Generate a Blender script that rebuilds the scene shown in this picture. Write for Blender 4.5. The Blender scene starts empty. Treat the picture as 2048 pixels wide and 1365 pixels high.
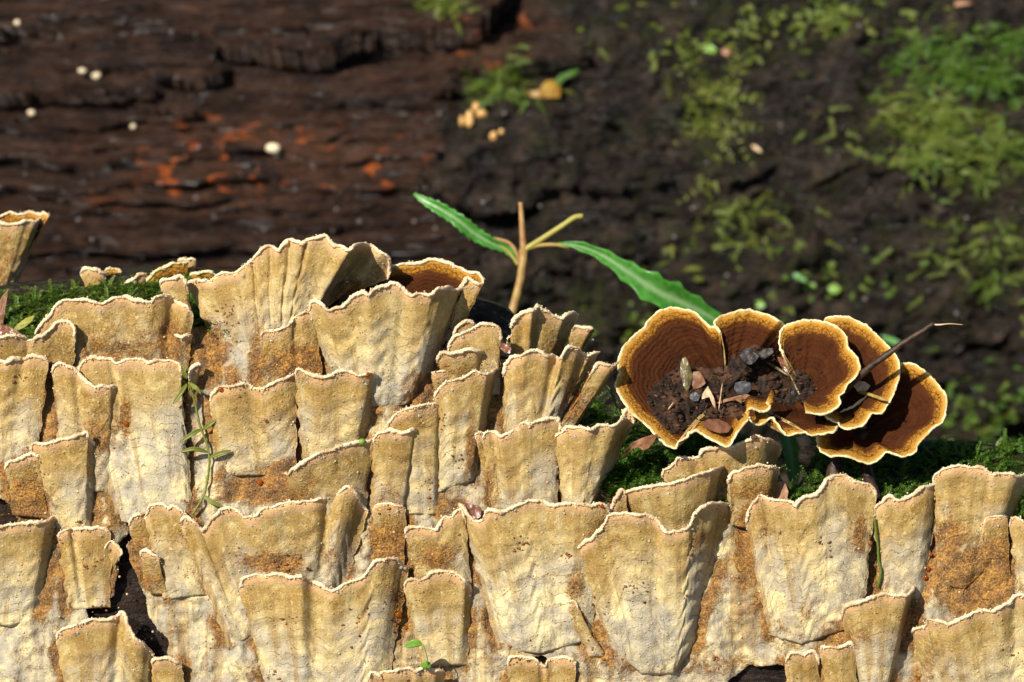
import bpy, math, random
import numpy as np
from mathutils import Vector

# ------------------------------------------------------------------ scene, camera, light
scene = bpy.context.scene
C = scene.collection
S = 0.0002                      # one photo pixel at the focus plane, in metres
DC = 6000.0                     # camera distance in those units (1.2 m)
PITCH = math.radians(32)
SP, CP = math.sin(PITCH), math.cos(PITCH)
OZ = 0.19
AX = np.array([1.0, 0.0, 0.0]); AU = np.array([0.0, SP, CP]); AN = np.array([0.0, -CP, SP])

def cam2world(x, y, w):
    x, y, w = np.broadcast_arrays(np.asarray(x, float), np.asarray(y, float), np.asarray(w, float))
    p = x[..., None]*AX + y[..., None]*AU + w[..., None]*AN
    p = p*S
    p[..., 2] += OZ
    return p

def P(u, v, w):
    u, v, w = np.asarray(u, float), np.asarray(v, float), np.asarray(w, float)
    f = (DC - w)/DC
    return cam2world((u-1024.0)*f, (682.5-v)*f, w)

def world2px(p):
    q = np.array(p, float)
    q[..., 2] -= OZ
    q = q/S
    x = q @ AX; y = q @ AU; w = q @ AN
    f = (DC - w)/DC
    return x/f+1024.0, 682.5-y/f, w

cam_d = bpy.data.cameras.new("camera")
cam = bpy.data.objects.new("camera", cam_d); C.objects.link(cam)
cam.location = cam2world(0, 0, DC)
cam.rotation_euler = (math.pi/2-PITCH, 0, 0)
cam_d.sensor_width = 36.0
cam_d.lens = 36.0*DC/2048.0
cam_d.clip_start = 0.02; cam_d.clip_end = 200
cam_d.dof.use_dof = True
cam_d.dof.focus_distance = (DC-30)*S
cam_d.dof.aperture_fstop = 6.5
scene.camera = cam

SUNC = np.array([-0.46, 0.43, 0.78])
SUND = SUNC[0]*AX + SUNC[1]*AU + SUNC[2]*AN
SUND /= np.linalg.norm(SUND)
sun_el = math.asin(SUND[2]); sun_az = math.atan2(SUND[0], SUND[1])
world = bpy.data.worlds.new("World"); scene.world = world
world.use_nodes = True
wn = world.node_tree; wn.nodes.clear()
sky = wn.nodes.new("ShaderNodeTexSky"); sky.sky_type = 'NISHITA'; sky.sun_disc = False
sky.sun_elevation = sun_el; sky.sun_rotation = sun_az
bg = wn.nodes.new("ShaderNodeBackground"); bg.inputs[1].default_value = 0.08
wo = wn.nodes.new("ShaderNodeOutputWorld")
wn.links.new(sky.outputs[0], bg.inputs[0]); wn.links.new(bg.outputs[0], wo.inputs[0])
sd = bpy.data.lights.new("sun", 'SUN'); sd.energy = 5.0; sd.angle = math.radians(0.53); sd.color = (1.0, 0.95, 0.86)
sun = bpy.data.objects.new("sun", sd); C.objects.link(sun)
sun.rotation_euler = Vector(-SUND).to_track_quat('-Z', 'Y').to_euler()
sun.location = (-0.5, -0.5, 2)
scene.view_settings.view_transform = 'Standard'; scene.view_settings.look = 'None'
scene.view_settings.exposure = 0.50; scene.view_settings.gamma = 1.0
scene.view_settings.use_curve_mapping = False
scene.cycles.use_denoising = True
scene.cycles.sample_clamp_indirect = 4.0
scene.cycles.max_bounces = 6; scene.cycles.diffuse_bounces = 3; scene.cycles.glossy_bounces = 3
scene.cycles.transmission_bounces = 4; scene.cycles.transparent_max_bounces = 6

rnd = random.Random(7)
rng = np.random.default_rng(11)

# ------------------------------------------------------------------ noise
def _h(ix, iy, iz, seed):
    n = (ix*374761393 + iy*668265263 + iz*2147483647 + seed*974634777) & 0xFFFFFFFF
    n = ((n ^ (n >> 13))*1274126177) & 0xFFFFFFFF
    n = (n ^ (n >> 16))
    n = (n*2246822519) & 0xFFFFFFFF
    n = n ^ (n >> 15)
    return (n & 0xFFFFFF)/float(0xFFFFFF)

def vn(x, y, z=0.0, seed=0):
    x, y, z = np.broadcast_arrays(np.asarray(x, float), np.asarray(y, float), np.asarray(z, float))
    xi, yi, zi = np.floor(x), np.floor(y), np.floor(z)
    fx, fy, fz = x-xi, y-yi, z-zi
    fx = fx*fx*fx*(fx*(fx*6-15)+10); fy = fy*fy*fy*(fy*(fy*6-15)+10); fz = fz*fz*fz*(fz*(fz*6-15)+10)
    xi, yi, zi = xi.astype(np.int64), yi.astype(np.int64), zi.astype(np.int64)
    def g(a, b, c): return _h(xi+a, yi+b, zi+c, seed)
    x00 = g(0,0,0)*(1-fx)+g(1,0,0)*fx; x10 = g(0,1,0)*(1-fx)+g(1,1,0)*fx
    if np.any(fz > 0):
        x01 = g(0,0,1)*(1-fx)+g(1,0,1)*fx; x11 = g(0,1,1)*(1-fx)+g(1,1,1)*fx
        a = x00*(1-fy)+x10*fy; b = x01*(1-fy)+x11*fy
        return (a*(1-fz)+b*fz)*2-1
    return (x00*(1-fy)+x10*fy)*2-1

def fbm(x, y, z=0.0, o=4, seed=0, gain=0.5):
    s = 0.0; a = 1.0; t = 0.0
    for i in range(o):
        s = s + a*vn(np.asarray(x)*2**i, np.asarray(y)*2**i, np.asarray(z)*2**i, seed+i*17)
        t += a; a *= gain
    return s/t

def sstep(a, b, x):
    t = np.clip((np.asarray(x, float)-a)/(b-a), 0, 1)
    return t*t*(3-2*t)

# ------------------------------------------------------------------ mesh helpers
def mk(name, verts, faces, mats, midx=None, attrs=None, parent=None, origin=None, smooth=True):
    verts = np.asarray(verts, float).reshape(-1, 3)
    faces = faces if isinstance(faces, (list, tuple)) else [faces]
    faces = [np.asarray(f, np.int64) for f in faces if len(f)]
    me = bpy.data.meshes.new(name)
    if origin is None:
        origin = (0, 0, 0)
    origin = np.asarray(origin, float)
    nl = sum(f.size for f in faces); nf = sum(len(f) for f in faces)
    me.vertices.add(len(verts)); me.vertices.foreach_set("co", (verts-origin).astype(np.float32).ravel())
    me.loops.add(nl); me.loops.foreach_set("vertex_index", np.concatenate([f.ravel() for f in faces]).astype(np.int32))
    tot = np.concatenate([np.full(len(f), f.shape[1]) for f in faces])
    st = np.concatenate([[0], np.cumsum(tot)[:-1]])
    me.polygons.add(nf); me.polygons.foreach_set("loop_start", st.astype(np.int32))
    try: me.polygons.foreach_set("loop_total", tot.astype(np.int32))
    except Exception: pass
    if midx is not None: me.polygons.foreach_set("material_index", np.asarray(midx, np.int32))
    me.polygons.foreach_set("use_smooth", np.full(nf, smooth))
    for k, a in (attrs or {}).items():
        at = me.attributes.new(k, 'FLOAT', 'POINT'); at.data.foreach_set("value", np.asarray(a, np.float32).ravel())
    me.update(calc_edges=True); me.validate()
    for m in (mats if isinstance(mats, (list, tuple)) else [mats]): me.materials.append(m)
    o = bpy.data.objects.new(name, me); C.objects.link(o)
    if parent is not None: o.parent = parent
    else: o.location = origin
    return o

def tag(o, label=None, cat=None, group=None, kind=None):
    if label: o["label"] = label
    if cat: o["category"] = cat
    if group: o["group"] = group
    if kind: o["kind"] = kind
    return o

def empty(name, loc):
    o = bpy.data.objects.new(name, None); C.objects.link(o); o.location = loc; o.empty_display_size = 0.01
    return o

def gridfaces(nr, nc, flip=False):
    i = np.arange(nr*nc).reshape(nr, nc)
    f = np.stack([i[:-1, :-1], i[:-1, 1:], i[1:, 1:], i[1:, :-1]], -1).reshape(-1, 4)
    return f[:, ::-1] if flip else f

def resample(pts, n=None, step=None, smooth=True):
    p = np.asarray(pts, float)
    if smooth and len(p) > 2:
        q = [p[0]]
        e = np.vstack([2*p[0]-p[1], p, 2*p[-1]-p[-2]])
        for i in range(1, len(e)-2):
            for t in (0.25, 0.5, 0.75, 1.0):
                q.append(_cr(e[i-1], e[i], e[i+1], e[i+2], t))
        p = np.array(q)
    d = np.r_[0, np.cumsum(np.linalg.norm(np.diff(p[:, :2], axis=0), axis=1))]
    if n is None: n = max(4, int(d[-1]/step)+1)
    s = np.linspace(0, d[-1], n)
    return np.stack([np.interp(s, d, p[:, k]) for k in range(p.shape[1])], 1)

def _cr(a, b, c, d, t):
    m0 = (c-a)*0.40; m1 = (d-b)*0.40
    return (2*t**3-3*t**2+1)*b+(t**3-2*t**2+t)*m0+(-2*t**3+3*t**2)*c+(t**3-t**2)*m1

def tube(pts, rad, n=8, noise=0.0, seed=0, cap=True):
    """pts (m,3) world, rad (m,) metres -> verts, faces list"""
    pts = np.asarray(pts, float); m = len(pts); rad = np.broadcast_to(np.asarray(rad, float), (m,)).copy()
    t = np.gradient(pts, axis=0); t /= np.linalg.norm(t, axis=1)[:, None]+1e-12
    ref = np.array([0.13, 0.31, 0.94])
    a = np.cross(t, ref); ln = np.linalg.norm(a, axis=1)
    a[ln < 1e-3] = np.cross(t[ln < 1e-3], [1, 0, 0]); a /= np.linalg.norm(a, axis=1)[:, None]
    b = np.cross(t, a)
    th = np.arange(n)/n*2*np.pi
    r = np.repeat(rad[:, None], n, 1)
    if noise: r = r*(1+noise*np.random.default_rng(seed).uniform(-1, 1, r.shape))
    v = pts[:, None]+(a[:, None]*np.cos(th)[None, :, None]+b[:, None]*np.sin(th)[None, :, None])*r[..., None]
    v = v.reshape(-1, 3)
    i = np.arange(m*n).reshape(m, n); j = np.roll(i, -1, 1)
    f = np.stack([i[:-1], j[:-1], j[1:], i[1:]], -1).reshape(-1, 4)
    faces = [f]
    if cap:
        v = np.vstack([v, pts[0], pts[-1]])
        c0, c1 = m*n, m*n+1
        faces.append(np.vstack([np.stack([np.full(n, c0), j[0], i[0]], 1), np.stack([np.full(n, c1), i[-1], j[-1]], 1)]))
    return v, faces

class MB:
    """collects pieces of one mesh"""
    def __init__(self): self.v = []; self.f = {}; self.a = []; self.n = 0
    def add(self, v, faces, val=0.0):
        v = np.asarray(v, float)
        for f in (faces if isinstance(faces, list) else [faces]):
            f = np.asarray(f, np.int64)
            if len(f): self.f.setdefault(f.shape[1], []).append(f+self.n)
        self.v.append(v); self.a.append(np.full(len(v), val)); self.n += len(v)
    def build(self, name, mat, parent=None, origin=None, smooth=True):
        return mk(name, np.vstack(self.v), [np.vstack(x) for x in self.f.values()], mat, None,
                  {"tint": np.concatenate(self.a)}, parent, origin, smooth)

def ico(sub=1):
    import bmesh
    bm = bmesh.new(); bmesh.ops.create_icosphere(bm, subdivisions=sub, radius=1.0)
    bm.verts.ensure_lookup_table()
    v = np.array([x.co[:] for x in bm.verts]); f = np.array([[w.index for w in x.verts] for x in bm.faces]); bm.free()
    return v, f
ICO1, ICO2, ICO3 = ico(1), ico(2), ico(3)

# ------------------------------------------------------------------ materials
class NT:
    def __init__(self, name):
        self.m = bpy.data.materials.new(name); self.m.use_nodes = True
        self.t = self.m.node_tree; self.t.nodes.clear()
        self.out = self.t.nodes.new("ShaderNodeOutputMaterial")
        self.b = self.t.nodes.new("ShaderNodeBsdfPrincipled")
        self.t.links.new(self.b.outputs[0], self.out.inputs[0])
    def n(self, typ, props=None, **ins):
        nd = self.t.nodes.new("ShaderNode"+typ)
        for k, v in (props or {}).items(): setattr(nd, k, v)
        for k, v in ins.items():
            i = int(k[1:]) if k[0] == '_' and k[1:].isdigit() else k.replace('_', ' ')
            self.set(nd.inputs[i], v)
        return nd
    def set(self, sock, v):
        if isinstance(v, bpy.types.NodeSocket): self.t.links.new(v, sock)
        elif isinstance(v, (tuple, list)) and len(v) == 3 and sock.type == 'RGBA': sock.default_value = (*v, 1)
        else: sock.default_value = v
    def math(self, op, a, b=0.0, c=0.0, clamp=False):
        nd = self.n("Math", {"operation": op, "use_clamp": clamp}, _0=a, _1=b, _2=c); return nd.outputs[0]
    def mix(self, f, a, b, blend='MIX'):
        nd = self.t.nodes.new("ShaderNodeMix"); nd.data_type = 'RGBA'; nd.blend_type = blend
        self.set(nd.inputs[0], f); self.set(nd.inputs[6], a); self.set(nd.inputs[7], b); return nd.outputs[2]
    def ramp(self, f, stops, interp='LINEAR'):
        nd = self.t.nodes.new("ShaderNodeValToRGB"); cr = nd.color_ramp; cr.interpolation = interp
        while len(cr.elements) > 1: cr.elements.remove(cr.elements[-1])
        for k, (p, c) in enumerate(stops):
            e = cr.elements[0] if k == 0 else cr.elements.new(p)
            e.position = p; e.color = (*c, 1) if isinstance(c, (tuple, list)) else (c, c, c, 1)
        self.set(nd.inputs[0], f); return nd.outputs[0]
    def rng(self, f, a, b, c=0.0, d=1.0):
        nd = self.n("MapRange", {"clamp": True, "interpolation_type": 'SMOOTHSTEP'}, _0=f, _1=a, _2=b, _3=c, _4=d); return nd.outputs[0]
    def attr(self, name): return self.n("Attribute", {"attribute_name": name}).outputs["Fac"]
    def noise(self, vec, scale, detail=4.0, rough=0.55, dist=0.0):
        return self.n("TexNoise", None, Vector=vec, Scale=scale, Detail=detail, Roughness=rough, Distortion=dist).outputs[0]
    def vor(self, vec, scale, feat='F1', rand=1.0):
        return self.n("TexVoronoi", {"feature": feat}, Vector=vec, Scale=scale, Randomness=rand).outputs[0]
    def coords(self):
        tc = self.n("TexCoord").outputs["Object"]; oi = self.n("ObjectInfo")
        off = self.n("CombineXYZ", None, X=self.math('MULTIPLY', oi.outputs["Random"], 3.7), Y=self.math('MULTIPLY', oi.outputs["Random"], 7.1), Z=oi.outputs["Random"])
        self.oi = oi
        return self.n("VectorMath", {"operation": 'ADD'}, _0=tc, _1=off.outputs[0]).outputs[0]
    def bump(self, h, dist, strength=1.0, nrm=None):
        nd = self.n("Bump", None, Height=h, Distance=dist, Strength=strength)
        if nrm is not None: self.set(nd.inputs["Normal"], nrm)
        return nd.outputs[0]

def hymenium():
    k = NT("fungus_underside"); co = k.coords(); rd = k.attr("rimd"); ed = k.attr("edged"); sm = k.attr("stain")
    sep = k.n("SeparateColor", None, Color=k.oi.outputs["Color"])
    amb, gry = sep.outputs[0], sep.outputs[1]
    big = k.noise(co, 60, 3, 0.5); mid = k.noise(co, 230, 5, 0.6, 0.5); fine = k.noise(co, 1100, 4, 0.65); grit = k.noise(co, 2100, 5, 0.8)
    wob = k.math('ADD', rd, k.math('MULTIPLY', k.math('SUBTRACT', mid, 0.5), 10.0))
    tan = k.mix(k.rng(mid, 0.35, 0.68), (0.37, 0.25, 0.095), (0.52, 0.39, 0.205))
    och = k.mix(k.rng(fine, 0.35, 0.7), (0.25, 0.14, 0.030), (0.40, 0.245, 0.072))
    up = k.math('MULTIPLY', k.rng(k.math('ADD', rd, k.math('MULTIPLY', big, 60.0)), 170, 90), k.rng(k.noise(co, 110, 4, 0.62), 0.36, 0.58))
    oc = k.math('ADD', k.math('ADD', k.math('MULTIPLY', k.rng(big, 0.42, 0.60), 0.35), k.math('MULTIPLY', up, 0.75)), k.math('MULTIPLY', k.math('SUBTRACT', amb, 0.35), 0.8), clamp=True)
    c = k.mix(oc, tan, och)
    # paler grey and cream towards the attachment
    low = k.math('MULTIPLY', k.rng(k.math('ADD', wob, k.math('MULTIPLY', big, 120.0)), 110, 260), k.math('ADD', gry, 0.35), clamp=True)
    pale = k.mix(k.rng(k.noise(co, 95, 4, 0.6), 0.42, 0.6), (0.39, 0.35, 0.345), (0.72, 0.60, 0.42))
    c = k.mix(low, c, pale)
    lil = k.math('MULTIPLY', k.rng(k.noise(co, 55, 4, 0.6), 0.46, 0.60), 0.7)
    c = k.mix(k.math('MULTIPLY', lil, k.rng(rd, 40, 110)), c, (0.35, 0.315, 0.32))
    # cream mottling
    c = k.mix(k.math('MULTIPLY', k.rng(k.noise(co, 380, 6, 0.78), 0.54, 0.66), 0.6), c, (0.74, 0.60, 0.36))
    c = k.mix(k.math('MULTIPLY', k.rng(k.noise(co, 300, 6, 0.78, 0.6), 0.45, 0.34), 0.5), c, (0.27, 0.15, 0.05))
    strk = k.n('CombineXYZ', None, X=k.math('MULTIPLY', k.attr('along'), 0.030), Y=k.math('MULTIPLY', rd, 0.0045), Z=k.oi.outputs['Random'])
    sk = k.noise(strk.outputs[0], 1.0, 5, 0.65, 0.3)
    c = k.mix(k.math('MULTIPLY', k.rng(sk, 0.50, 0.64), 0.65), c, (0.25, 0.145, 0.042))
    c = k.mix(k.math('MULTIPLY', k.rng(sk, 0.45, 0.33), 0.45), c, (0.52, 0.45, 0.34))
    # growth bands
    band = k.math('SINE', k.math('MULTIPLY', wob, 0.33))
    c = k.mix(k.math('MULTIPLY', k.rng(band, 0.2, 1.0), 0.14), c, (0.34, 0.26, 0.19))
    # thin concentric cracks
    wl = k.math('ADD', k.math('MULTIPLY', rd, 0.058), k.math('ADD', k.math('MULTIPLY', k.noise(co, 70, 3, 0.6), 3.2), k.math('MULTIPLY', fine, 0.25)))
    fr = k.math('FRACT', wl)
    crk = k.math('MULTIPLY', k.math('MULTIPLY', k.rng(fr, 0.10, 0.02), k.rng(fr, 0.0, 0.015)), k.math('MULTIPLY', k.rng(k.noise(co, 150, 4, 0.65), 0.49, 0.57), k.math('MULTIPLY', k.rng(rd, 35, 90), k.rng(rd, 262, 235))))
    c = k.mix(k.math('MULTIPLY', crk, 0.75), c, (0.13, 0.10, 0.08))
    # amber/brown crust stains
    thr = k.math('SUBTRACT', k.math('SUBTRACT', 0.68, k.math('MULTIPLY', amb, 0.26)), k.math('MULTIPLY', sm, 0.40))
    stain = k.rng(k.math('SUBTRACT', k.math('ADD', k.math('MULTIPLY', k.noise(co, 100, 6, 0.72, 0.9), 0.7), k.math('MULTIPLY', k.noise(co, 650, 4, 0.7), 0.3)), thr), -0.02, 0.17)
    amber = k.ramp(k.math('ADD', k.math('MULTIPLY', fine, 0.6), k.math('MULTIPLY', k.noise(co, 170, 4, 0.6), 0.4)), [(0.38, (0.050, 0.017, 0.005)), (0.47, (0.15, 0.055, 0.010)), (0.55, (0.36, 0.15, 0.022)), (0.65, (0.58, 0.34, 0.09))])
    c = k.mix(k.math('MULTIPLY', k.math('MULTIPLY', stain, k.rng(rd, 18, 60)), 0.9), c, amber)
    es = k.math('MULTIPLY', k.rng(k.math('ADD', ed, k.math('MULTIPLY', mid, 44.0)), 42, 18), k.rng(rd, 30, 90))
    c = k.mix(k.math('MULTIPLY', es, k.math('MULTIPLY', k.rng(fine, 0.38, 0.6), k.math('ADD', amb, 0.4), clamp=True)), c, amber)
    # dark red-brown grains
    gr = k.math('MULTIPLY', k.rng(k.vor(co, 900), 0.30, 0.18), k.rng(k.noise(co, 160, 3, 0.6), 0.60, 0.68))
    c = k.mix(gr, c, (0.17, 0.058, 0.014))
    pin = k.math('MULTIPLY', k.rng(k.vor(co, 480), 0.15, 0.08), k.rng(big, 0.44, 0.52))
    c = k.mix(k.math('MULTIPLY', pin, 0.75), c, (0.20, 0.09, 0.03))
    c = k.mix(k.math('MULTIPLY', k.rng(grit, 0.55, 0.66), 0.6), c, (0.80, 0.68, 0.46))
    c = k.mix(k.math('MULTIPLY', k.rng(grit, 0.45, 0.34), 0.6), c, (0.26, 0.17, 0.08))
    # pink margin zone then cream edge
    c = k.mix(k.math('MULTIPLY', k.rng(wob, 26, 13), k.rng(k.noise(co, 90, 4, 0.65), 0.30, 0.60, 0.35, 0.9)), c, k.mix(k.rng(wob, 6, 18), (0.66, 0.385, 0.215), (0.47, 0.30, 0.20)))
    c = k.mix(k.rng(k.math('ADD', rd, k.math('MULTIPLY', k.math('SUBTRACT', fine, 0.5), 6.0)), 6.5, 3.0), c, (0.84, 0.68, 0.46))
    c = k.mix(1.0, c, (1.0, 0.975, 0.72), 'MULTIPLY')
    k.set(k.b.inputs["Base Color"], c)
    k.set(k.b.inputs["Roughness"], k.rng(stain, 0, 1, 0.66, 0.36))
    k.set(k.b.inputs["Specular IOR Level"], 0.3)
    # relief: terraces, cracks, grains
    ter = k.math('MULTIPLY', fr, k.rng(rd, 50, 180))
    h = k.math('ADD', k.math('MULTIPLY', ter, 0.55), k.math('MULTIPLY', mid, 0.42))
    h = k.math('ADD', h, k.math('ADD', k.math('MULTIPLY', fine, 0.46), k.math('MULTIPLY', grit, 0.24)))
    h = k.math('ADD', h, k.math('MULTIPLY', k.math('MULTIPLY', stain, fine), 0.8))
    h = k.math('ADD', h, k.math('MULTIPLY', gr, 0.5))
    h = k.math('SUBTRACT', h, k.math('MULTIPLY', crk, 0.5))
    h = k.math('ADD', h, k.math('MULTIPLY', k.rng(k.vor(co, 330), 0.22, 0.05), 0.3))
    k.set(k.b.inputs["Normal"], k.bump(h, 0.0011, 0.85))
    return k.m

def rim_mat(name, a, b, w):
    k = NT(name); co = k.coords(); f = k.noise(co, 1500, 3, 0.6)
    wn_ = k.noise(co, 130, 4, 0.65)
    c = k.mix(k.rng(f, 0.3, 0.65), a, b)
    c = k.mix(k.math('MULTIPLY', k.rng(wn_, 0.50, 0.62), 0.8), c, w)
    k.set(k.b.inputs["Base Color"], c)
    k.set(k.b.inputs["Roughness"], 0.7); k.set(k.b.inputs["Specular IOR Level"], 0.3)
    k.set(k.b.inputs["Normal"], k.bump(f, 0.0006, 0.8))
    return k.m

def upper_mat():
    k = NT("fungus_upper_brown"); co = k.coords(); rd = k.attr("rimd")
    mid = k.noise(co, 260, 4, 0.6); fine = k.noise(co, 1600, 4, 0.7)
    w = k.math('ADD', rd, k.math('MULTIPLY', k.math('SUBTRACT', mid, 0.5), 9.0))
    w2 = k.math('ADD', w, k.math('MULTIPLY', k.math('SUBTRACT', fine, 0.5), 5.0))
    c = k.ramp(k.math('DIVIDE', w2, 160.0), [(0.0, (0.74, 0.54, 0.22)), (0.02, (0.58, 0.33, 0.075)), (0.045, (0.47, 0.22, 0.030)), (0.13, (0.36, 0.145, 0.018)),
               (0.165, (0.105, 0.032, 0.007)), (0.20, (0.072, 0.021, 0.006)), (0.5, (0.060, 0.017, 0.005)), (1.0, (0.040, 0.012, 0.004))])
    zone = k.math('SINE', k.math('ADD', k.math('MULTIPLY', w, 0.62), k.math('MULTIPLY', k.noise(co, 90, 2), 14.0)))
    line = k.math('MULTIPLY', k.rng(zone, 0.72, 0.98), k.rng(fine, 0.35, 0.55))
    c = k.mix(k.math('MULTIPLY', line, k.rng(rd, 20, 34, 0.25, 0.5)), c, (0.022, 0.012, 0.008))
    z2 = k.math('SINE', k.math('ADD', k.math('MULTIPLY', w, 0.16), k.math('MULTIPLY', k.noise(co, 60, 2), 6.0)))
    c = k.mix(k.math('MULTIPLY', k.rng(z2, 0.3, 1.0), 0.3), c, (0.115, 0.036, 0.009))
    c = k.mix(k.math('MULTIPLY', k.rng(k.noise(co, 2000, 5, 0.8), 0.47, 0.36), k.rng(rd, 12, 26, 0.0, 0.85)), c, (0.014, 0.007, 0.004))
    c = k.mix(k.math('MULTIPLY', k.rng(k.noise(co, 420, 5, 0.75), 0.46, 0.36), k.rng(rd, 18, 40, 0.0, 0.6)), c, (0.030, 0.012, 0.005))
    crk = k.math('MULTIPLY', k.rng(k.vor(co, 620, 'DISTANCE_TO_EDGE'), 0.07, 0.02), k.math('MULTIPLY', k.rng(rd, 7, 14), k.rng(rd, 32, 22)))
    c = k.mix(k.math('MULTIPLY', crk, 0.85), c, (0.05, 0.022, 0.008))
    k.set(k.b.inputs["Base Color"], c)
    k.set(k.b.inputs["Roughness"], 0.85); k.set(k.b.inputs["Specular IOR Level"], 0.06)
    h = k.math('ADD', k.math('MULTIPLY', zone, 0.16), k.math('MULTIPLY', fine, 1.0)); h = k.math('SUBTRACT', h, k.math('MULTIPLY', crk, 0.7))
    k.set(k.b.inputs["Normal"], k.bump(h, 0.0009, 0.9))
    return k.m

def flat_mat(name, a, b, scale=300, rough=0.6, bump=0.0005, spec=0.4, trans=None, tint=None, coat=0.0, fill=0.3):
    k = NT(name); co = k.coords(); f = k.noise(co, scale, 4, 0.6)
    c = k.mix(k.rng(f, 0.32, 0.66), a, b)
    if tint is not None: c = k.mix(k.attr("tint"), c, tint)
    k.set(k.b.inputs["Base Color"], c); k.set(k.b.inputs["Roughness"], rough); k.set(k.b.inputs["Specular IOR Level"], spec)
    k.set(k.b.inputs["Coat Weight"], coat); k.set(k.b.inputs["Coat Roughness"], 0.15)
    if bump: k.set(k.b.inputs["Normal"], k.bump(f, bump, 0.8))
    if trans:
        tr = k.n("BsdfTranslucent", None, Color=k.mix(0.5, c, trans)); ms = k.n("MixShader", None, _0=0.3)
        k.t.links.new(k.b.outputs[0], ms.inputs[1]); k.t.links.new(tr.outputs[0], ms.inputs[2]); k.t.links.new(ms.outputs[0], k.out.inputs[0])
    return k.m

def wood_mat():
    k = NT("wet_rotten_wood"); co = k.n("TexCoord").outputs["Object"]
    st = k.n("Mapping", None, Vector=co); st.inputs["Scale"].default_value = (1.0, 7.0, 7.0); st = st.outputs[0]
    bark, rust, moss = k.attr("bark"), k.attr("rust"), k.attr("moss")
    g1 = k.noise(st, 20, 7, 0.72, 0.8); g2 = k.noise(st, 80, 5, 0.7); iso = k.noise(co, 70, 7, 0.72); fine = k.noise(co, 700, 4, 0.7)
    wood = k.ramp(g1, [(0.32, (0.006, 0.004, 0.003)), (0.43, (0.028, 0.014, 0.008)), (0.54, (0.085, 0.040, 0.022)), (0.63, (0.15, 0.082, 0.048)), (0.74, (0.24, 0.20, 0.17))])
    wood = k.mix(k.math('MULTIPLY', k.rng(g2, 0.56, 0.68), 0.6), wood, (0.17, 0.16, 0.155))
    wood = k.mix(k.math('MULTIPLY', k.rng(iso, 0.47, 0.36), 0.7), wood, (0.008, 0.005, 0.004))
    red = k.mix(k.rng(k.noise(co, 45, 6, 0.7), 0.40, 0.60), (0.050, 0.024, 0.013), (0.19, 0.088, 0.048))
    wood = k.mix(k.math('MULTIPLY', rust, k.rng(k.noise(st, 26, 6, 0.7), 0.38, 0.56)), wood, red)
    hot = k.math('MULTIPLY', k.rng(rust, 0.3, 0.8), k.rng(k.noise(k.n('VectorMath', {'operation': 'MULTIPLY'}, _0=co, _1=(1.0, 2.2, 2.2)).outputs[0], 38, 5, 0.65, 1.4), 0.585, 0.625))
    wood = k.mix(k.math('MULTIPLY', hot, 0.92), wood, (0.85, 0.20, 0.035))
    earth = k.ramp(iso, [(0.34, (0.005, 0.004, 0.003)), (0.47, (0.024, 0.017, 0.012)), (0.58, (0.060, 0.042, 0.030)), (0.68, (0.14, 0.088, 0.058)), (0.78, (0.24, 0.15, 0.10))])
    c = k.mix(bark, wood, earth)
    mo = k.math('MULTIPLY', moss, k.rng(k.noise(co, 160, 5, 0.7), 0.44, 0.62))
    c = k.mix(mo, c, k.mix(k.rng(fine, 0.35, 0.65), (0.030, 0.044, 0.008), (0.085, 0.105, 0.016)))
    k.set(k.b.inputs["Base Color"], k.mix(1.0, c, (0.58, 0.56, 0.55), 'MULTIPLY'))
    wet = k.math('MULTIPLY', k.rng(k.noise(st, 60, 5, 0.7), 0.50, 0.62), k.math('SUBTRACT', 1.0, mo))
    k.set(k.b.inputs["Roughness"], k.rng(wet, 0, 1, 0.75, 0.28)); k.set(k.b.inputs["Specular IOR Level"], k.rng(wet, 0, 1, 0.12, 0.8))
    h = k.math('ADD', k.math('MULTIPLY', k.mix(bark, g2, iso), 1.0), k.math('MULTIPLY', fine, 0.45))
    k.set(k.b.inputs["Normal"], k.bump(h, 0.005, 1.0))
    return k.m

def drop_mat(name, col, rough=0.04):
    k = NT(name); k.set(k.b.inputs["Base Color"], col); k.set(k.b.inputs["Roughness"], rough)
    k.set(k.b.inputs["Transmission Weight"], 0.75); k.set(k.b.inputs["IOR"], 1.36); k.set(k.b.inputs["Specular IOR Level"], 0.6)
    return k.m

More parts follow.
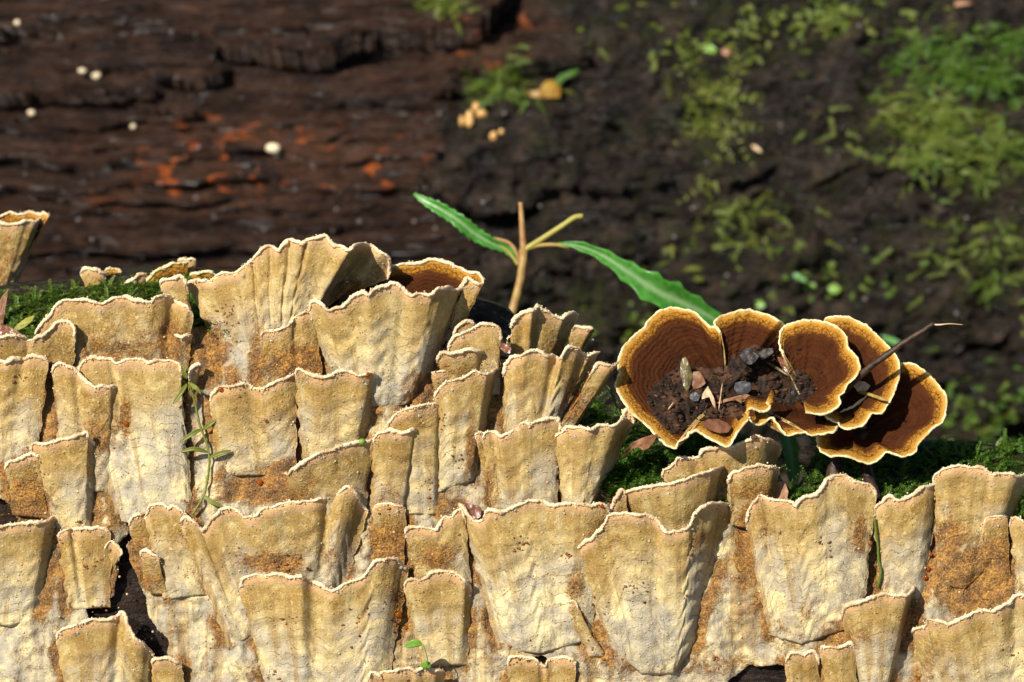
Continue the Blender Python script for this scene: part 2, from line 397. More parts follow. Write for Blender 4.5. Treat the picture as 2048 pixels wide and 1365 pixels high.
M = dict(
    hym=hymenium(), up=upper_mat(),
    rim=rim_mat("fungus_rim_cream", (0.62, 0.42, 0.22), (0.85, 0.69, 0.44), (0.50, 0.32, 0.165)),
    rimy=rim_mat("fungus_rim_yellow", (0.62, 0.44, 0.16), (0.86, 0.76, 0.46), (0.50, 0.33, 0.10)),
    wood=wood_mat(),
    moss=flat_mat("moss_green", (0.030, 0.090, 0.007), (0.090, 0.20, 0.016), 500, 0.5, 0, 0.4, (0.12, 0.30, 0.02), (0.20, 0.22, 0.032)),
    leaf=flat_mat("leaf_green", (0.045, 0.20, 0.018), (0.09, 0.30, 0.04), 300, 0.35, 0.0004, 0.5, (0.10, 0.40, 0.03), (0.30, 0.42, 0.20)),
    bud=flat_mat("leaf_lime", (0.12, 0.26, 0.02), (0.21, 0.36, 0.04), 300, 0.4, 0.0, 0.4, (0.2, 0.6, 0.03)),
    stem=flat_mat("stem_ochre", (0.24, 0.11, 0.035), (0.36, 0.21, 0.07), 200, 0.5, 0.0004, 0.4, None, (0.30, 0.30, 0.04)),
    soil=flat_mat("soil_crumb", (0.008, 0.006, 0.0045), (0.040, 0.021, 0.011), 220, 0.7, 0.0014, 0.15, None, (0.10, 0.045, 0.022)),
    dry=flat_mat("dry_leaf_brown", (0.20, 0.085, 0.035), (0.34, 0.17, 0.085), 260, 0.5, 0.0006, 0.4, (0.4, 0.18, 0.06)),
    husk=flat_mat("straw_husk", (0.36, 0.22, 0.11), (0.60, 0.42, 0.24), 400, 0.5, 0.0004, 0.4),
    olive=flat_mat("olive_bud_scale", (0.060, 0.045, 0.015), (0.16, 0.12, 0.04), 240, 0.35, 0.0005, 0.5),
    chip=flat_mat("dark_bark_chip", (0.010, 0.007, 0.006), (0.036, 0.024, 0.019), 240, 0.5, 0.0012, 0.35),
    slate=flat_mat("grey_bark_flake", (0.032, 0.030, 0.032), (0.085, 0.080, 0.080), 300, 0.4, 0.0008, 0.45),
    russet=flat_mat("russet_scale", (0.10, 0.032, 0.014), (0.22, 0.085, 0.04), 260, 0.3, 0.0006, 0.6),
    redbark=flat_mat("red_bark_flake", (0.17, 0.070, 0.030), (0.34, 0.17, 0.08), 130, 0.55, 0.0012, 0.4),
    twig=flat_mat("twig_dark", (0.012, 0.006, 0.004), (0.055, 0.028, 0.014), 300, 0.5, 0.001, 0.3),
    yellow=flat_mat("yellow_leaf", (0.26, 0.12, 0.010), (0.42, 0.25, 0.025), 100, 0.4, 0.0005, 0.4, (0.6, 0.4, 0.02)),
    orange=flat_mat("orange_cap", (0.55, 0.24, 0.06), (0.72, 0.44, 0.16), 300, 0.5, 0.0, 0.4),
    cream=flat_mat("cream_cap", (0.62, 0.48, 0.26), (0.80, 0.66, 0.42), 300, 0.5, 0.0, 0.4),
    ground=flat_mat("forest_soil", (0.012, 0.009, 0.007), (0.045, 0.030, 0.020), 60, 0.8, 0.004, 0.3),
    water=drop_mat("dew_water", (0.95, 0.97, 0.95)),
    resin=drop_mat("amber_resin", (0.62, 0.17, 0.008), 0.05),
)

# ------------------------------------------------------------------ ground, logs, crust
def crest(u):
    u = np.asarray(u, float)
    a = np.interp(u, [-900, 0, 350, 880, 1010, 1130, 1225, 1400, 1560, 1750, 2048, 3000], [700, 692, 655, 690, 735, 850, 968, 985, 1005, 1010, 1010, 1020])
    return a
def wface(u, v):
    d = np.asarray(v, float)-crest(u)
    return np.where(d >= 0, 40*(1-np.exp(-np.clip(d, 0, None)/80)), 1.6*np.clip(d, -126, 0))

gx = np.unique(np.r_[np.linspace(-40, -1, 14), np.linspace(-1, 1, 81), np.linspace(1, 40, 14)])
gy = gx+0.1
GX, GY = np.meshgrid(gx, gy)
gz = fbm(GX*14, GY*14, 0, 4, 3)*0.012*np.exp(-(GX**2+GY**2))-0.004
tag(mk("ground", np.stack([GX, GY, gz], -1), gridfaces(len(gy), len(gx)), M["ground"]), kind="structure")

def topscale(u): return 1-0.8*np.exp(-((np.asarray(u, float)-1583)/42)**2)
def make_front_log():
    us = np.unique(np.r_[np.linspace(-2600, -250, 18), np.arange(-250, 2320, 9), np.linspace(2320, 4600, 18)])
    sec = [(-126, -235), (-122, -290), (-70, -400), (40, -520), (250, -620), (520, -660), (900, -640), (1300, -450), (1320, -160)]
    ds = np.r_[np.arange(1150, 0, -12), np.arange(0, -122, -6)]
    U = []; V = []; W = []
    for d in ds:
        v = crest(us)+d
        w = wface(us, v)
        if d < 0: v = crest(us)+d*topscale(us)
        U.append(us); V.append(v); W.append(w)
    for d, w in sec:
        U.append(us); V.append(crest(us)+(d*topscale(us) if d < 0 else d)); W.append(np.full(len(us), float(w)))
    U, V, W = np.array(U), np.array(V), np.array(W)
    n1 = fbm(U/120, V/70, W/90, 4, 5)*16+fbm(U/30, V/18, W/25, 3, 9)*7
    W = W+n1*np.where(W > 0, 0.7, 1)-np.where(W > 0, 20, 6); V = V-n1*0.5*(W < -20)
    p = P(U, V, W)
    nr, nc = U.shape
    f = gridfaces(nr, nc)
    wrap = np.stack([np.arange(nc-1)+(nr-1)*nc, np.arange(1, nc)+(nr-1)*nc, np.arange(1, nc), np.arange(nc-1)], -1)
    verts = p.reshape(-1, 3)
    c0, c1 = p[:, 0].mean(0), p[:, -1].mean(0)
    verts = np.vstack([verts, c0, c1]); k0, k1 = len(verts)-2, len(verts)-1
    i = np.arange(nr)*nc; j = np.roll(i, -1)
    caps = np.vstack([np.stack([np.full(nr, k0), j, i], 1), np.stack([np.full(nr, k1), i+nc-1, j+nc-1], 1)])
    n = len(verts)
    mo = np.zeros(n); mo[:nr*nc] = (V-crest(U) < 30).ravel()*0.6
    ba = np.full(n, 0.75)
    o = mk("near_log", verts, [f, wrap, caps], M["wood"], None, {"bark": ba, "rust": np.zeros(n), "moss": mo}, origin=c0*0.5+c1*0.5)
    return tag(o, "dark wet near log that carries all the pale bracket fungi", "log")
make_front_log()

# ---- far log
BY, BZ, BR = 0.538, -0.08, 0.36
LEDGES = [
    ([(425, 112), (437, 102), (478, 99), (547, 113), (620, 122), (660, 112), (714, 92), (760, 84), (860, 82), (920, 75), (960, 58), (985, 38), (1040, 0)], 46, 60),
    ([(300, 153), (340, 163), (400, 165), (440, 152), (468, 132)], 24, 30),
    ([(-60, 205), (0, 202), (90, 195), (200, 193), (270, 190), (330, 185)], 26, 40),
    ([(270, 222), (330, 224), (410, 234)], 16, 24),
    ([(-60, 73), (0, 72), (60, 70), (120, 75)], 15, 25),
    ([(80, 38), (150, 31), (220, 44), (300, 36)], 14, 22),
    ([(905, 138), (960, 142), (1000, 142), (1080, 137), (1190, 115)], 22, 30),
    ([(860, 196), (890, 190), (930, 196)], 26, 26),
    ([(-60, 240), (0, 236), (70, 238)], 14, 22),
    ([(850, 335), (868, 385), (910, 408), (950, 425), (1010, 428), (1090, 415)], 34, 60),
    ([(1090, 385), (1150, 375), (1230, 385), (1290, 372)], 14, 30),
    ([(1455, 372), (1510, 352), (1565, 325)], 16, 26),
    ([(1630, 368), (1680, 345), (1730, 318)], 14, 26),
    ([(1700, 85), (1735, 70), (1790, 76)], 18, 26),
    ([(1560, 228), (1600, 222), (1640, 246)], 12, 20),
    ([(1150, 232), (1200, 245), (1260, 250)], 12, 26),
    ([(1040, 315), (1090, 322), (1130, 310)], 12, 24),
]
def make_far_log():
    st = 0.00085
    xs = np.unique(np.r_[np.linspace(-0.9, -0.29, 14), np.arange(-0.29, 0.29, st), np.linspace(0.29, 0.9, 14)])
    th_a, th_b = math.radians(5), math.radians(62)      # angle above horizontal on the camera side
    th = np.unique(np.r_[np.linspace(-150, 5, 14)*math.pi/180, np.arange(th_a, th_b, st/BR), np.linspace(62, 200, 14)*math.pi/180])
    TH, X = np.meshgrid(th, xs, indexing='ij')
    def pos(r): return np.stack([X, BY-np.cos(TH)*r, BZ+np.sin(TH)*r], -1)
    u, v, w = world2px(pos(BR))
    ub = np.interp(v, [-50, 60, 120, 150, 300, 350, 430, 600, 900], [1060, 1080, 1130, 930, 900, 850, 900, 960, 1000])
    bark = sstep(-45, 45, u-ub+fbm(u/70, v/50, 0, 3, 31)*70)
    wv = v+fbm(u/160, v/90, 0, 3, 33)*22
    grain = fbm(u/260, wv/20, 0, 5, 41)*30-np.abs(fbm(u/220, wv/38+u/900, 0, 3, 47))*20
    step = fbm(u/420, wv/34, 0, 2, 43)*3.2
    grain += (np.round(step)-step*0.3)*6+fbm(u/60, v/30, 0, 4, 44)*7
    rough = fbm(u/110, v/80, 0, 6, 51, 0.58)*52-np.abs(fbm(u/70, v/45, 0, 4, 57))*30
    d = grain*(1-bark)+rough*bark
    for pts, h, dk in LEDGES:
        pu = np.array([q[0] for q in pts]); pv = np.array([q[1] for q in pts])
        uu = u+fbm(u/30, v/30, 0, 2, 61)*6
        lv = np.interp(uu, pu, pv)+fbm(uu/22, 0*u, 0, 3, 63)*6
        taper = sstep(pu[0]-12, pu[0]+35, uu)*sstep(pu[-1]+12, pu[-1]-35, uu)
        dist = lv-v
        h = h*1.5
        up = np.where(dist > 0, np.exp(-np.clip(dist, 0, 900)/dk)*h, 0)
        dn = np.where(dist <= 0, -0.9*h*np.exp(np.clip(dist, -900, 0)/(9+h*0.3)), 0)
        d = d+(up+dn)*taper
    r = BR+d*S*1.2
    p = pos(r)
    rust = np.exp(-((u-500)/360)**2-((v-320)/95)**2)*1.0+0.35*np.exp(-((u-700)/260)**2-((v-330)/90)**2)+0.45*sstep(-60, 60, 150-np.abs(v-120))*np.exp(-((u-1000)/170)**2)
    rust = sstep(490, 400, v)*np.clip(rust*0.8+0.30*sstep(0.0, 0.3, fbm(u/200, v/50, 0, 3, 71)), 0, 1)
    moss = np.zeros_like(u)
    for a, b, ra, rb, s in MOSSMASK:
        moss = np.maximum(moss, s*np.exp(-((u-a)/ra)**2-((v-b)/rb)**2))
    moss = np.clip(moss+0.25*bark*(fbm(u/80, v/80, 0, 3, 73) > 0.1), 0, 1)
    nr, nc = u.shape
    f = gridfaces(nr, nc)
    verts = p.reshape(-1, 3)
    c0, c1 = np.array([xs[0], BY, BZ]), np.array([xs[-1], BY, BZ])
    verts = np.vstack([verts, c0, c1]); k0, k1 = nr*nc, nr*nc+1
    i = np.arange(nr)*nc; j = np.roll(i, -1)
    caps = np.vstack([np.stack([np.full(nr, k0), j, i], 1), np.stack([np.full(nr, k1), i+nc-1, j+nc-1], 1)])
    wrap = np.stack([np.arange(nc-1)+(nr-1)*nc, np.arange(1, nc)+(nr-1)*nc, np.arange(1, nc), np.arange(nc-1)], -1)
    ex = lambda a: np.r_[a.ravel(), 0, 0]
    o = mk("far_log", verts, [f, wrap, caps], M["wood"], None, {"bark": ex(bark), "rust": ex(rust), "moss": ex(moss)}, origin=(0, BY, 0))
    tag(o, "huge rotten wet log with dark ledges lying behind the fungi", "log")
    # lookup of surface points by photo pixel
    dp1 = np.gradient(p, axis=0); dp2 = np.gradient(p, axis=1); nn = np.cross(dp1, dp2)
    nn /= np.linalg.norm(nn, axis=-1)[..., None]+1e-12
    nn *= np.sign(np.sum(nn*np.stack([0*X, -np.cos(TH), np.sin(TH)], -1), -1))[..., None]
    u, v, w = world2px(p)
    lut = np.full((1200//6, 2400//6), -1, np.int64)
    iu = ((u+176)/6).astype(int); iv = ((v+100)/6).astype(int)
    ok = (iu >= 0) & (iu < lut.shape[1]) & (iv >= 0) & (iv < lut.shape[0])
    order = np.argsort(w[ok])
    lut[iv[ok][order], iu[ok][order]] = np.arange(u.size).reshape(u.shape)[ok][order]
    for _ in range(4):
        for sh, axs in ((1, 0), (-1, 0), (1, 1), (-1, 1)):
            r2 = np.roll(lut, sh, axs); lut = np.where(lut < 0, r2, lut)
    pf, nf = p.reshape(-1, 3), nn.reshape(-1, 3)
    def BGP(uu, vv):
        a = np.clip(((np.asarray(uu)+176)/6).astype(int), 0, lut.shape[1]-1); b = np.clip(((np.asarray(vv)+100)/6).astype(int), 0, lut.shape[0]-1)
        k = lut[b, a]; k = np.where(k < 0, 0, k)
        return pf[k], nf[k]
    return BGP
MOSSMASK = [(1960, 130, 150, 70, 1.0), (1870, 250, 190, 70, .9), (1960, 320, 120, 70, .8), (1500, 60, 260, 70, .5), (1430, 220, 90, 110, .7), (1500, 440, 130, 60, .7),
            (1960, 520, 130, 90, .8), (1650, 560, 200, 60, .5), (1010, 170, 80, 50, .8), (1080, 285, 60, 30, .5), (1200, 640, 140, 60, .7), (1700, 40, 160, 40, .7),
            (880, 15, 100, 20, .6), (1950, 850, 120, 90, .6), (1340, 520, 130, 60, .5), (2000, 420, 80, 80, .6)]
BGP = make_far_log()

# ---- crust that joins the brackets
def inpoly(u, v, poly):
    poly = np.asarray(poly, float); r = np.zeros(u.shape, bool)
    x0, y0 = poly[:, 0], poly[:, 1]; x1, y1 = np.roll(x0, -1), np.roll(y0, -1)
    for a, b, c, d in zip(x0, y0, x1, y1):
        if b == d: continue
        t = (v-b)/(d-b)
        r ^= ((b > v) != (d > v)) & (u < a+(c-a)*t)
    return r
HOLES = [
    [(258, 1036), (264, 1050), (257, 1080), (249, 1094), (257, 1126), (273, 1150), (273, 1171), (292, 1198), (290, 1222), (297, 1246), (335, 1281), (328, 1318), (305, 1318), (240, 1260), (178, 1240), (171, 1206), (209, 1206), (234, 1193), (235, 1166), (241, 1134), (230, 1120), (240, 1090), (256, 1072)],
    [(-200, 995), (-10, 998), (22, 1012), (34, 1045), (30, 1062), (-200, 1062)],
    [(1452, 1372), (1480, 1347), (1500, 1335), (1545, 1331), (1578, 1338), (1584, 1352), (1562, 1368), (1570, 1420), (1440, 1420)],
    [(1062, 1312), (1075, 1312), (1096, 1322), (1094, 1332), (1072, 1326)],
]
def crust_top(u):
    return np.interp(u, [-200, 0, 60, 110, 380, 600, 660, 870, 905, 1000, 1040, 1130, 1185, 1225, 1260, 1440, 1560, 1750, 1870, 2000, 2048, 2200],
                     [745, 740, 700, 650, 650, 660, 650, 690, 705, 715, 720, 790, 930, 1020, 1015, 985, 1020, 1030, 1000, 1025, 1060, 1060])
def crust_w(u, v):
    return wface(u, v)+4+fbm(u/55, v/150, 0, 3, 81)*14+fbm(u/26, v/34, 0, 3, 83)*7+np.abs(fbm(u/40, v/22, 0, 3, 89))*-9+fbm(u/11, v/13, 0, 2, 91)*3.2
STAINS = [(415, 700, 40, 75, 1), (515, 690, 18, 60, .9), (600, 730, 60, 40, .8), (770, 745, 30, 30, .5), (835, 790, 45, 55, 1), (880, 770, 25, 40, .9), (575, 960, 60, 45, .9), (500, 980, 70, 30, .6), (205, 870, 45, 60, .7), (98, 800, 14, 90, .8),
          (250, 840, 12, 60, 1), (545, 1130, 65, 28, 1), (780, 1080, 38, 90, 1), (870, 1115, 40, 28, .8), (1215, 1060, 35, 40, .9), (1390, 1080, 30, 40, .6), (1490, 1090, 20, 80, .8), (1755, 1150, 16, 70, .8), (1950, 1150, 90, 70, 1), (1900, 1090, 40, 60, .7),
          (945, 900, 16, 60, .8), (1150, 1170, 22, 40, .9), (985, 960, 18, 50, .6), (1500, 960, 60, 35, .8), (640, 640, 30, 30, .5), (700, 590, 45, 40, .9), (755, 540, 25, 30, .6), (1120, 690, 30, 30, .7), (1165, 690, 20, 40, .8), (1140, 800, 30, 50, .7),
          (920, 740, 40, 30, .6), (60, 1010, 50, 40, .9), (120, 1070, 30, 30, .6), (1600, 1250, 60, 40, .4), (1690, 1270, 50, 40, .8), (1820, 1240, 25, 60, .9), (1720, 1075, 14, 50, .9), (40, 960, 30, 40, .7), (670, 1120, 40, 60, .4), (340, 690, 25, 60, .9), (230, 700, 90, 30, .5),
          (1300, 1330, 200, 25, .3), (800, 1230, 16, 60, .9), (1095, 1150, 40, 20, .3), (300, 1150, 25, 40, .5), (270, 1075, 15, 40, .7), (1860, 1320, 20, 60, .6), (1525, 1010, 14, 40, .7)]
def stain_at(u, v):
    m = np.zeros(np.shape(u))
    for a, b, ra, rb, s in STAINS: m = np.maximum(m, s*np.exp(-(((u-a)/ra)**2+((v-b)/rb)**2)**1.5))
    return m
REG = []
def make_crust():
    us = np.arange(-160, 2220, 4.5); vs = np.arange(640, 1480, 4.5)
    V, U = np.meshgrid(vs, us, indexing='ij')
    ju, jv = fbm(U/14, V/14, 0, 3, 85)*9, fbm(U/14, V/14, 0, 3, 87)*9
    uu, vv = U+ju, V+jv
    keep = vv > crust_top(uu)
    for h in HOLES: keep &= ~inpoly(uu, vv, h)
    W = crust_w(U, V)
    p = P(U, V, W).reshape(-1, 3)
    f = gridfaces(*U.shape)
    kf = keep.ravel()[f].all(1); f = f[kf]
    # skirt around every border
    e = np.concatenate([f[:, [0, 1]], f[:, [1, 2]], f[:, [2, 3]], f[:, [3, 0]]])
    key = np.sort(e, 1)[:, 0]*10**7+np.sort(e, 1)[:, 1]
    _, idx, cnt = np.unique(key, return_index=True, return_counts=True)
    be = e[idx[cnt == 1]]
    # distance to border, for the material's margin zone
    used = np.unique(f); remap = -np.ones(len(p), np.int64); remap[used] = np.arange(len(used))
    f = remap[f]; be = remap[be]
    bv = np.unique(be); uv = np.stack([U.ravel(), V.ravel()], 1)[used]
    for it in range(5):                       # soften the stepped border
        acc = np.zeros_like(uv); cnt2 = np.zeros(len(uv))
        for a_, b_ in ((0, 1), (1, 0)):
            np.add.at(acc, be[:, a_], uv[be[:, b_]]); np.add.at(cnt2, be[:, a_], 1)
        uv[bv] = 0.4*uv[bv]+0.6*acc[bv]/cnt2[bv][:, None]
    uv[bv] += rng.uniform(-1.0, 1.0, (len(bv), 2))
    pts = P(uv[:, 0], uv[:, 1], crust_w(uv[:, 0], uv[:, 1]))
    bd = uv[bv][::2]
    dist = np.full(len(uv), 400.0)
    for k in range(0, len(uv), 4000):
        dd = np.sqrt(((uv[k:k+4000, None]-bd[None])**2).sum(-1)).min(1); dist[k:k+4000] = dd
    w0 = len(pts)
    low = P(uv[bv][:, 0], uv[bv][:, 1], wface(uv[bv][:, 0], uv[bv][:, 1])-22)
    mp = -np.ones(w0, np.int64); mp[bv] = w0+np.arange(len(bv))
    sk = np.stack([be[:, 0], mp[be[:, 0]], mp[be[:, 1]], be[:, 1]], 1)[:, ::-1]
    verts = np.vstack([pts, low])
    rd = np.r_[260+np.minimum(dist, 140), np.full(len(bv), 300)]
    o = mk("fungus_crust", verts, np.vstack([f[:, ::-1], sk]), M["hym"], None, {"rimd": rd, "edged": np.full(len(verts), 200), "stain": np.r_[stain_at(uv[:, 0], uv[:, 1]), np.zeros(len(bv))]}, origin=P(1000, 1100, 0))
    o.color = (0.66, 0.6, 0, 1)
    tag(o, "pale knobbly fungal crust spread flat over the near log's face between brackets", "fungus crust")
    o["_crust"] = 1
    REG.append((uv[:, 0], uv[:, 1], crust_w(uv[:, 0], uv[:, 1]), pts))
    return o, uv, len(bv)


CRUST = make_crust()
# ------------------------------------------------------------------ bracket fungi
def bracket(label, rim, base, out=55, folds=(), bulge=18, amb=0.3, gry=0.5, curl_l=0.0, curl_r=0.0, w0=None, brown=False, name="bracket_fungus",
            group="pale bracket fungi on the near log", cat="bracket fungus", parent=None, seed=None, p=1.0, thick=6.0, rimr=3.9, crink=1.0, lip=5.0, step=4.0, taper=0.90):
    seed = seed if seed is not None else len(REG)*13+5
    r = resample(rim, step=2.6)
    n = len(r); L = n*2.6
    s = np.linspace(0, 1, n)
    al = s*L
    r[:, 1] += (fbm(al/26, 0*al+seed, 0, 2, seed)*3.6+fbm(al/9, 0*al, 0, 2, seed+1)*1.4)*crink
    r[:, 0] += fbm(al/12, 0*al, 0, 2, seed+2)*2.0*crink
    b = resample(base, n=n, smooth=False)
    b[:, 0] = b[:, 0].mean()+(b[:, 0]-b[:, 0].mean())*taper
    curl_r, curl_l = curl_r*1.35, curl_l*1.35
    ln = np.linalg.norm(r[:, :2]-b[:, :2], axis=1)
    nt = max(6, int(ln.mean()/step)+2)
    t = np.linspace(0, 1, nt)[:, None]
    # side edges are ragged; interior runs straight from attachment to margin
    U = b[None, :, 0]*(1-t)+r[None, :, 0]*t
    V = b[None, :, 1]*(1-t)+r[None, :, 1]*t
    side = np.exp(-s*L/9)[None]*-1+np.exp(-(1-s)*L/9)[None]
    U = U+side*fbm(t*ln.mean()/18, np.where(s < .5, 0, 5.5)[None]+0*t, 0, 3, seed+3)*6*np.sin(np.pi*np.clip(t, 0, 1))**0.5
    wb = (wface(b[:, 0], b[:, 1])+3 if w0 is None else np.full(n, float(w0)))
    wb = wb*0.35+wb.mean()*0.65
    W = wb[None]+0.55*out*t**p
    ss = s[None]+fbm(t*2.2, s[None]*3, 0, 2, seed+4)*0.02
    for f in folds:
        fs, fa, fw = f[:3]
        x = (ss-fs)/fw
        W = W+fa*np.exp(-x*x)*t**0.6
        if len(f) > 3: W = W+f[3]*np.tanh(x*2)*t
    W = W+1.25*bulge*(1-np.abs(2*s[None]-1)**3.0)*np.clip(t, 0, 1)**0.45-bulge*0.75*t
    if curl_r: W = W-curl_r*sstep(0.78, 1.0, s)[None]**1.5*(0.25+0.75*t)
    if curl_l: W = W-curl_l*sstep(0.22, 0.0, s)[None]**1.5*(0.25+0.75*t)
    W = W+fbm(al[None]/55+0*t, t*ln.mean()/120, 0, 2, seed+6)*3.5*t**0.5+fbm(al[None]/60, t*ln.mean()/30, 0, 3, seed+7)*3.5
    rd = (1-t)*ln[None]
    W = W+lip*np.exp(-rd/14)*(0.4+0.6*vn(al/30, 0*al, 0, seed+8))[None]
    # low terraces of growth
    W = W+1.5*np.sin(rd*0.16+fbm(al/50, 0*al, 0, 2, seed+9)[None]*4)*sstep(30, 90, rd)
    X = np.stack([U, V*1.0, W], -1)
    du = np.gradient(X, axis=1); dv = np.gradient(X, axis=0)
    nn = np.cross(du, dv); nn /= np.linalg.norm(nn, axis=-1)[..., None]+1e-9
    nn *= np.where(nn[..., 2:] < 0, -1, 1)
    th = thick*(0.45+0.55*sstep(0, 40, rd))*np.minimum(1, 0.45+np.minimum(s, 1-s)[None]*L/40)
    B = X-nn*th[..., None]
    pf = P(X[..., 0], X[..., 1], X[..., 2]); pb = P(B[..., 0], B[..., 1], B[..., 2])
    nf = nt*n
    verts = np.vstack([pf.reshape(-1, 3), pb.reshape(-1, 3)])
    i = np.arange(nf).reshape(nt, n)
    F = gridfaces(nt, n); Bk = gridfaces(nt, n, True)+nf
    def strip(a): return np.stack([a[:-1], a[:-1]+nf, a[1:]+nf, a[1:]], -1)
    S1 = strip(i[-1])[:, ::-1]; S2 = strip(i[:, 0]); S3 = strip(i[:, -1])[:, ::-1]; S4 = strip(i[0])
    faces = np.vstack([F, Bk, S1, S2, S3, S4])
    a, bb = (1, 0) if brown else (0, 1)
    mi = np.r_[np.full(len(F), a), np.full(len(Bk), bb), np.full(len(S1)+len(S2)+len(S3)+len(S4), 0)]
    ed = np.minimum(s, 1-s)[None]*L+0*t
    at = {"rimd": np.tile(rd.ravel(), 2), "edged": np.tile(ed.ravel(), 2), "stain": np.tile(stain_at(U, V).ravel(), 2)*0.8, "along": np.tile((al[None]+0*t).ravel(), 2)}
    SIDES.append(np.stack([U[:, 0], V[:, 0]], 1)); SIDES.append(np.stack([U[:, -1], V[:, -1]], 1))
    org = P(b[:, 0].mean(), b[:, 1].mean(), wb.mean()) if parent is None else np.array(parent["_org"])
    o = mk(name, verts, faces, [M["hym"], M["up"]], mi, at, parent, org)
    o.color = (amb, gry, 0, 1)
    if parent is None:
        tag(o, label, cat, group)
        o["_org"] = [float(q) for q in org]
    # furry margin
    mid = (pf[-1]*0.78+pb[-1]*0.22)-AU*1.2*S
    tp = np.minimum(1, 0.35+np.minimum(s, 1-s)*L/14)
    rr = rimr*S*(0.85+0.25*vn(al/13, 0*al, 0, seed+11)+0.35*fbm(al/60, 0*al, 0, 2, seed+12))*tp
    tv, tf = tube(mid, rr, 8, 0.34, seed)
    gr_ = np.random.default_rng(seed); ng = int(L/1.7); kk = gr_.integers(0, n, ng)
    iv, jf = ICO1
    off = gr_.normal(0, 1.0, (ng, 3))*np.array([2.0, 2.6, 2.0])*rimr/4.3
    cc = mid[kk]+(off[:, :1]*AX+off[:, 1:2]*AU+off[:, 2:]*AN)*S
    rg = gr_.uniform(0.9, 2.2, ng)*S*rimr/4.3*tp[kk]
    gv = (cc[:, None]+iv[None]*rg[:, None, None]*gr_.uniform(0.7, 1.3, (ng, 1, 3))).reshape(-1, 3)
    gf = (jf[None]+(np.arange(ng)*len(iv))[:, None, None]).reshape(-1, 3)+len(tv)
    tv = np.vstack([tv, gv]); tf = tf+[gf]
    ro = mk("rim", tv, tf, M["rimy"] if brown and parent is None else M["rim"], None, None, o if parent is None else parent, org)
    REG.append((U.ravel(), V.ravel(), W.ravel(), pf.reshape(-1, 3)))
    RIMS.append((r, mid, W[-1]))
    return o
RIMS = []; SIDES = []
def SURF(u, v, rad=6.0):
    best = None
    for U, V, W, p in REG:
        d = (U-u)**2+(V-v)**2
        k = np.argmin(d)
        if d[k] < rad*rad and (best is None or W[k] > best[0]): best = (W[k], p[k])
    if best is None: return P(u, v, float(wface(u, v))+10), float(wface(u, v))+10
    return best[1], best[0]
B = bracket
# ---- top of the stand, left to right
B("broad amber bracket with a long level margin beside the green moss",
  [(70, 668), (82, 650), (97, 632), (115, 605), (135, 599), (160, 600), (185, 603), (205, 606), (230, 594), (245, 591), (270, 598), (300, 606), (315, 594), (335, 590), (350, 603), (370, 610), (386, 630)],
  [(78, 745), (390, 745)], 50, [(0.86, -26, 0.05), (0.93, 8, 0.04)], 14, 0.55, 0.15)
B("small rounded amber bracket overlapping the foot of the broad one by the moss",
  [(52, 682), (75, 672), (98, 664), (110, 650), (125, 643), (138, 642), (147, 652), (151, 680)], [(40, 760), (148, 760)], 75, (), 10, 0.6, 0.1)
B("low pale bracket with short margin tucked under the small amber one",
  [(-60, 690), (-25, 682), (0, 676), (15, 672), (30, 668), (45, 670), (56, 678)], [(-60, 760), (60, 760)], 88, (), 10, 0.4, 0.4)
B("narrow pointed flap at the shoulder of the tallest pleated fan",
  [(320, 572), (325, 560), (350, 555), (360, 550), (369, 560), (374, 574)], [(372, 690), (392, 690)], 20, (), 6, 0.3, 0.4)
B("tallest pleated fan with four deep creases and a dark folded flank",
  [(371, 572), (382, 562), (395, 557), (420, 560), (430, 553), (445, 545), (475, 541), (490, 532), (505, 515), (530, 495), (545, 491), (558, 497), (572, 485), (587, 482), (604, 489), (617, 476), (632, 474), (650, 471), (662, 482), (668, 492), (682, 492), (697, 500), (712, 492), (724, 485), (737, 487), (752, 497), (769, 507), (778, 517), (780, 535), (774, 556)],
  [(462, 775), (492, 775), (520, 745), (585, 680), (640, 640), (664, 608)], 62,
  [(0.30, -7, 0.012, 6), (0.385, -8, 0.012, 7), (0.475, -9, 0.012, 7), (0.55, -7, 0.012, 6), (0.745, 30, 0.045), (0.83, -44, 0.05)], 16, 0.2, 0.45, curl_l=14, curl_r=22)
f41 = B("wide open funnel bracket showing its rust brown inside beside the pleated fan",
  [(618, 622), (620, 608), (624, 600), (632, 600), (642, 607), (655, 620), (672, 615), (687, 610), (702, 595), (722, 584), (737, 586), (752, 575), (775, 570), (790, 567), (805, 575), (820, 589), (837, 584), (862, 589), (875, 577), (895, 576), (912, 580), (925, 570), (932, 555)],
  [(668, 800), (730, 815), (800, 815), (858, 800)], 105, [(0.42, 8, 0.05), (0.62, -7, 0.05), (0.25, -6, 0.05)], 34, 0.15, 0.6, curl_r=70, name="funnel_bracket")
B("", [(690, 545), (740, 538), (780, 532), (800, 529), (825, 527), (847, 522), (862, 520), (882, 522), (907, 530), (922, 535), (942, 547), (954, 546), (964, 557), (967, 568)],
  [(720, 770), (800, 770), (868, 760)], -30, (), -20, 0.2, 0.3, w0=-35, brown=True, name="back_wall", parent=f41)
B("", [(926, 572), (933, 556), (942, 562), (957, 567), (967, 566)], [(872, 740), (890, 735)], 46, (), 4, 0.75, 0.1, w0=-8, name="side_wall", parent=f41)
B("amber ragged bracket wedged between the pleated fan and the open funnel",
  [(520, 672), (532, 660), (550, 660), (572, 656), (585, 640), (600, 628), (618, 620), (632, 640)], [(505, 790), (655, 790)], 36, [(0.6, -8, 0.06)], 8, 0.8, 0.1)
B("half hidden small round bracket lobe standing right of the open funnel",
  [(904, 676), (912, 657), (927, 646), (939, 645), (951, 652)], [(915, 740), (955, 740)], 22, (), 6, 0.3, 0.3)
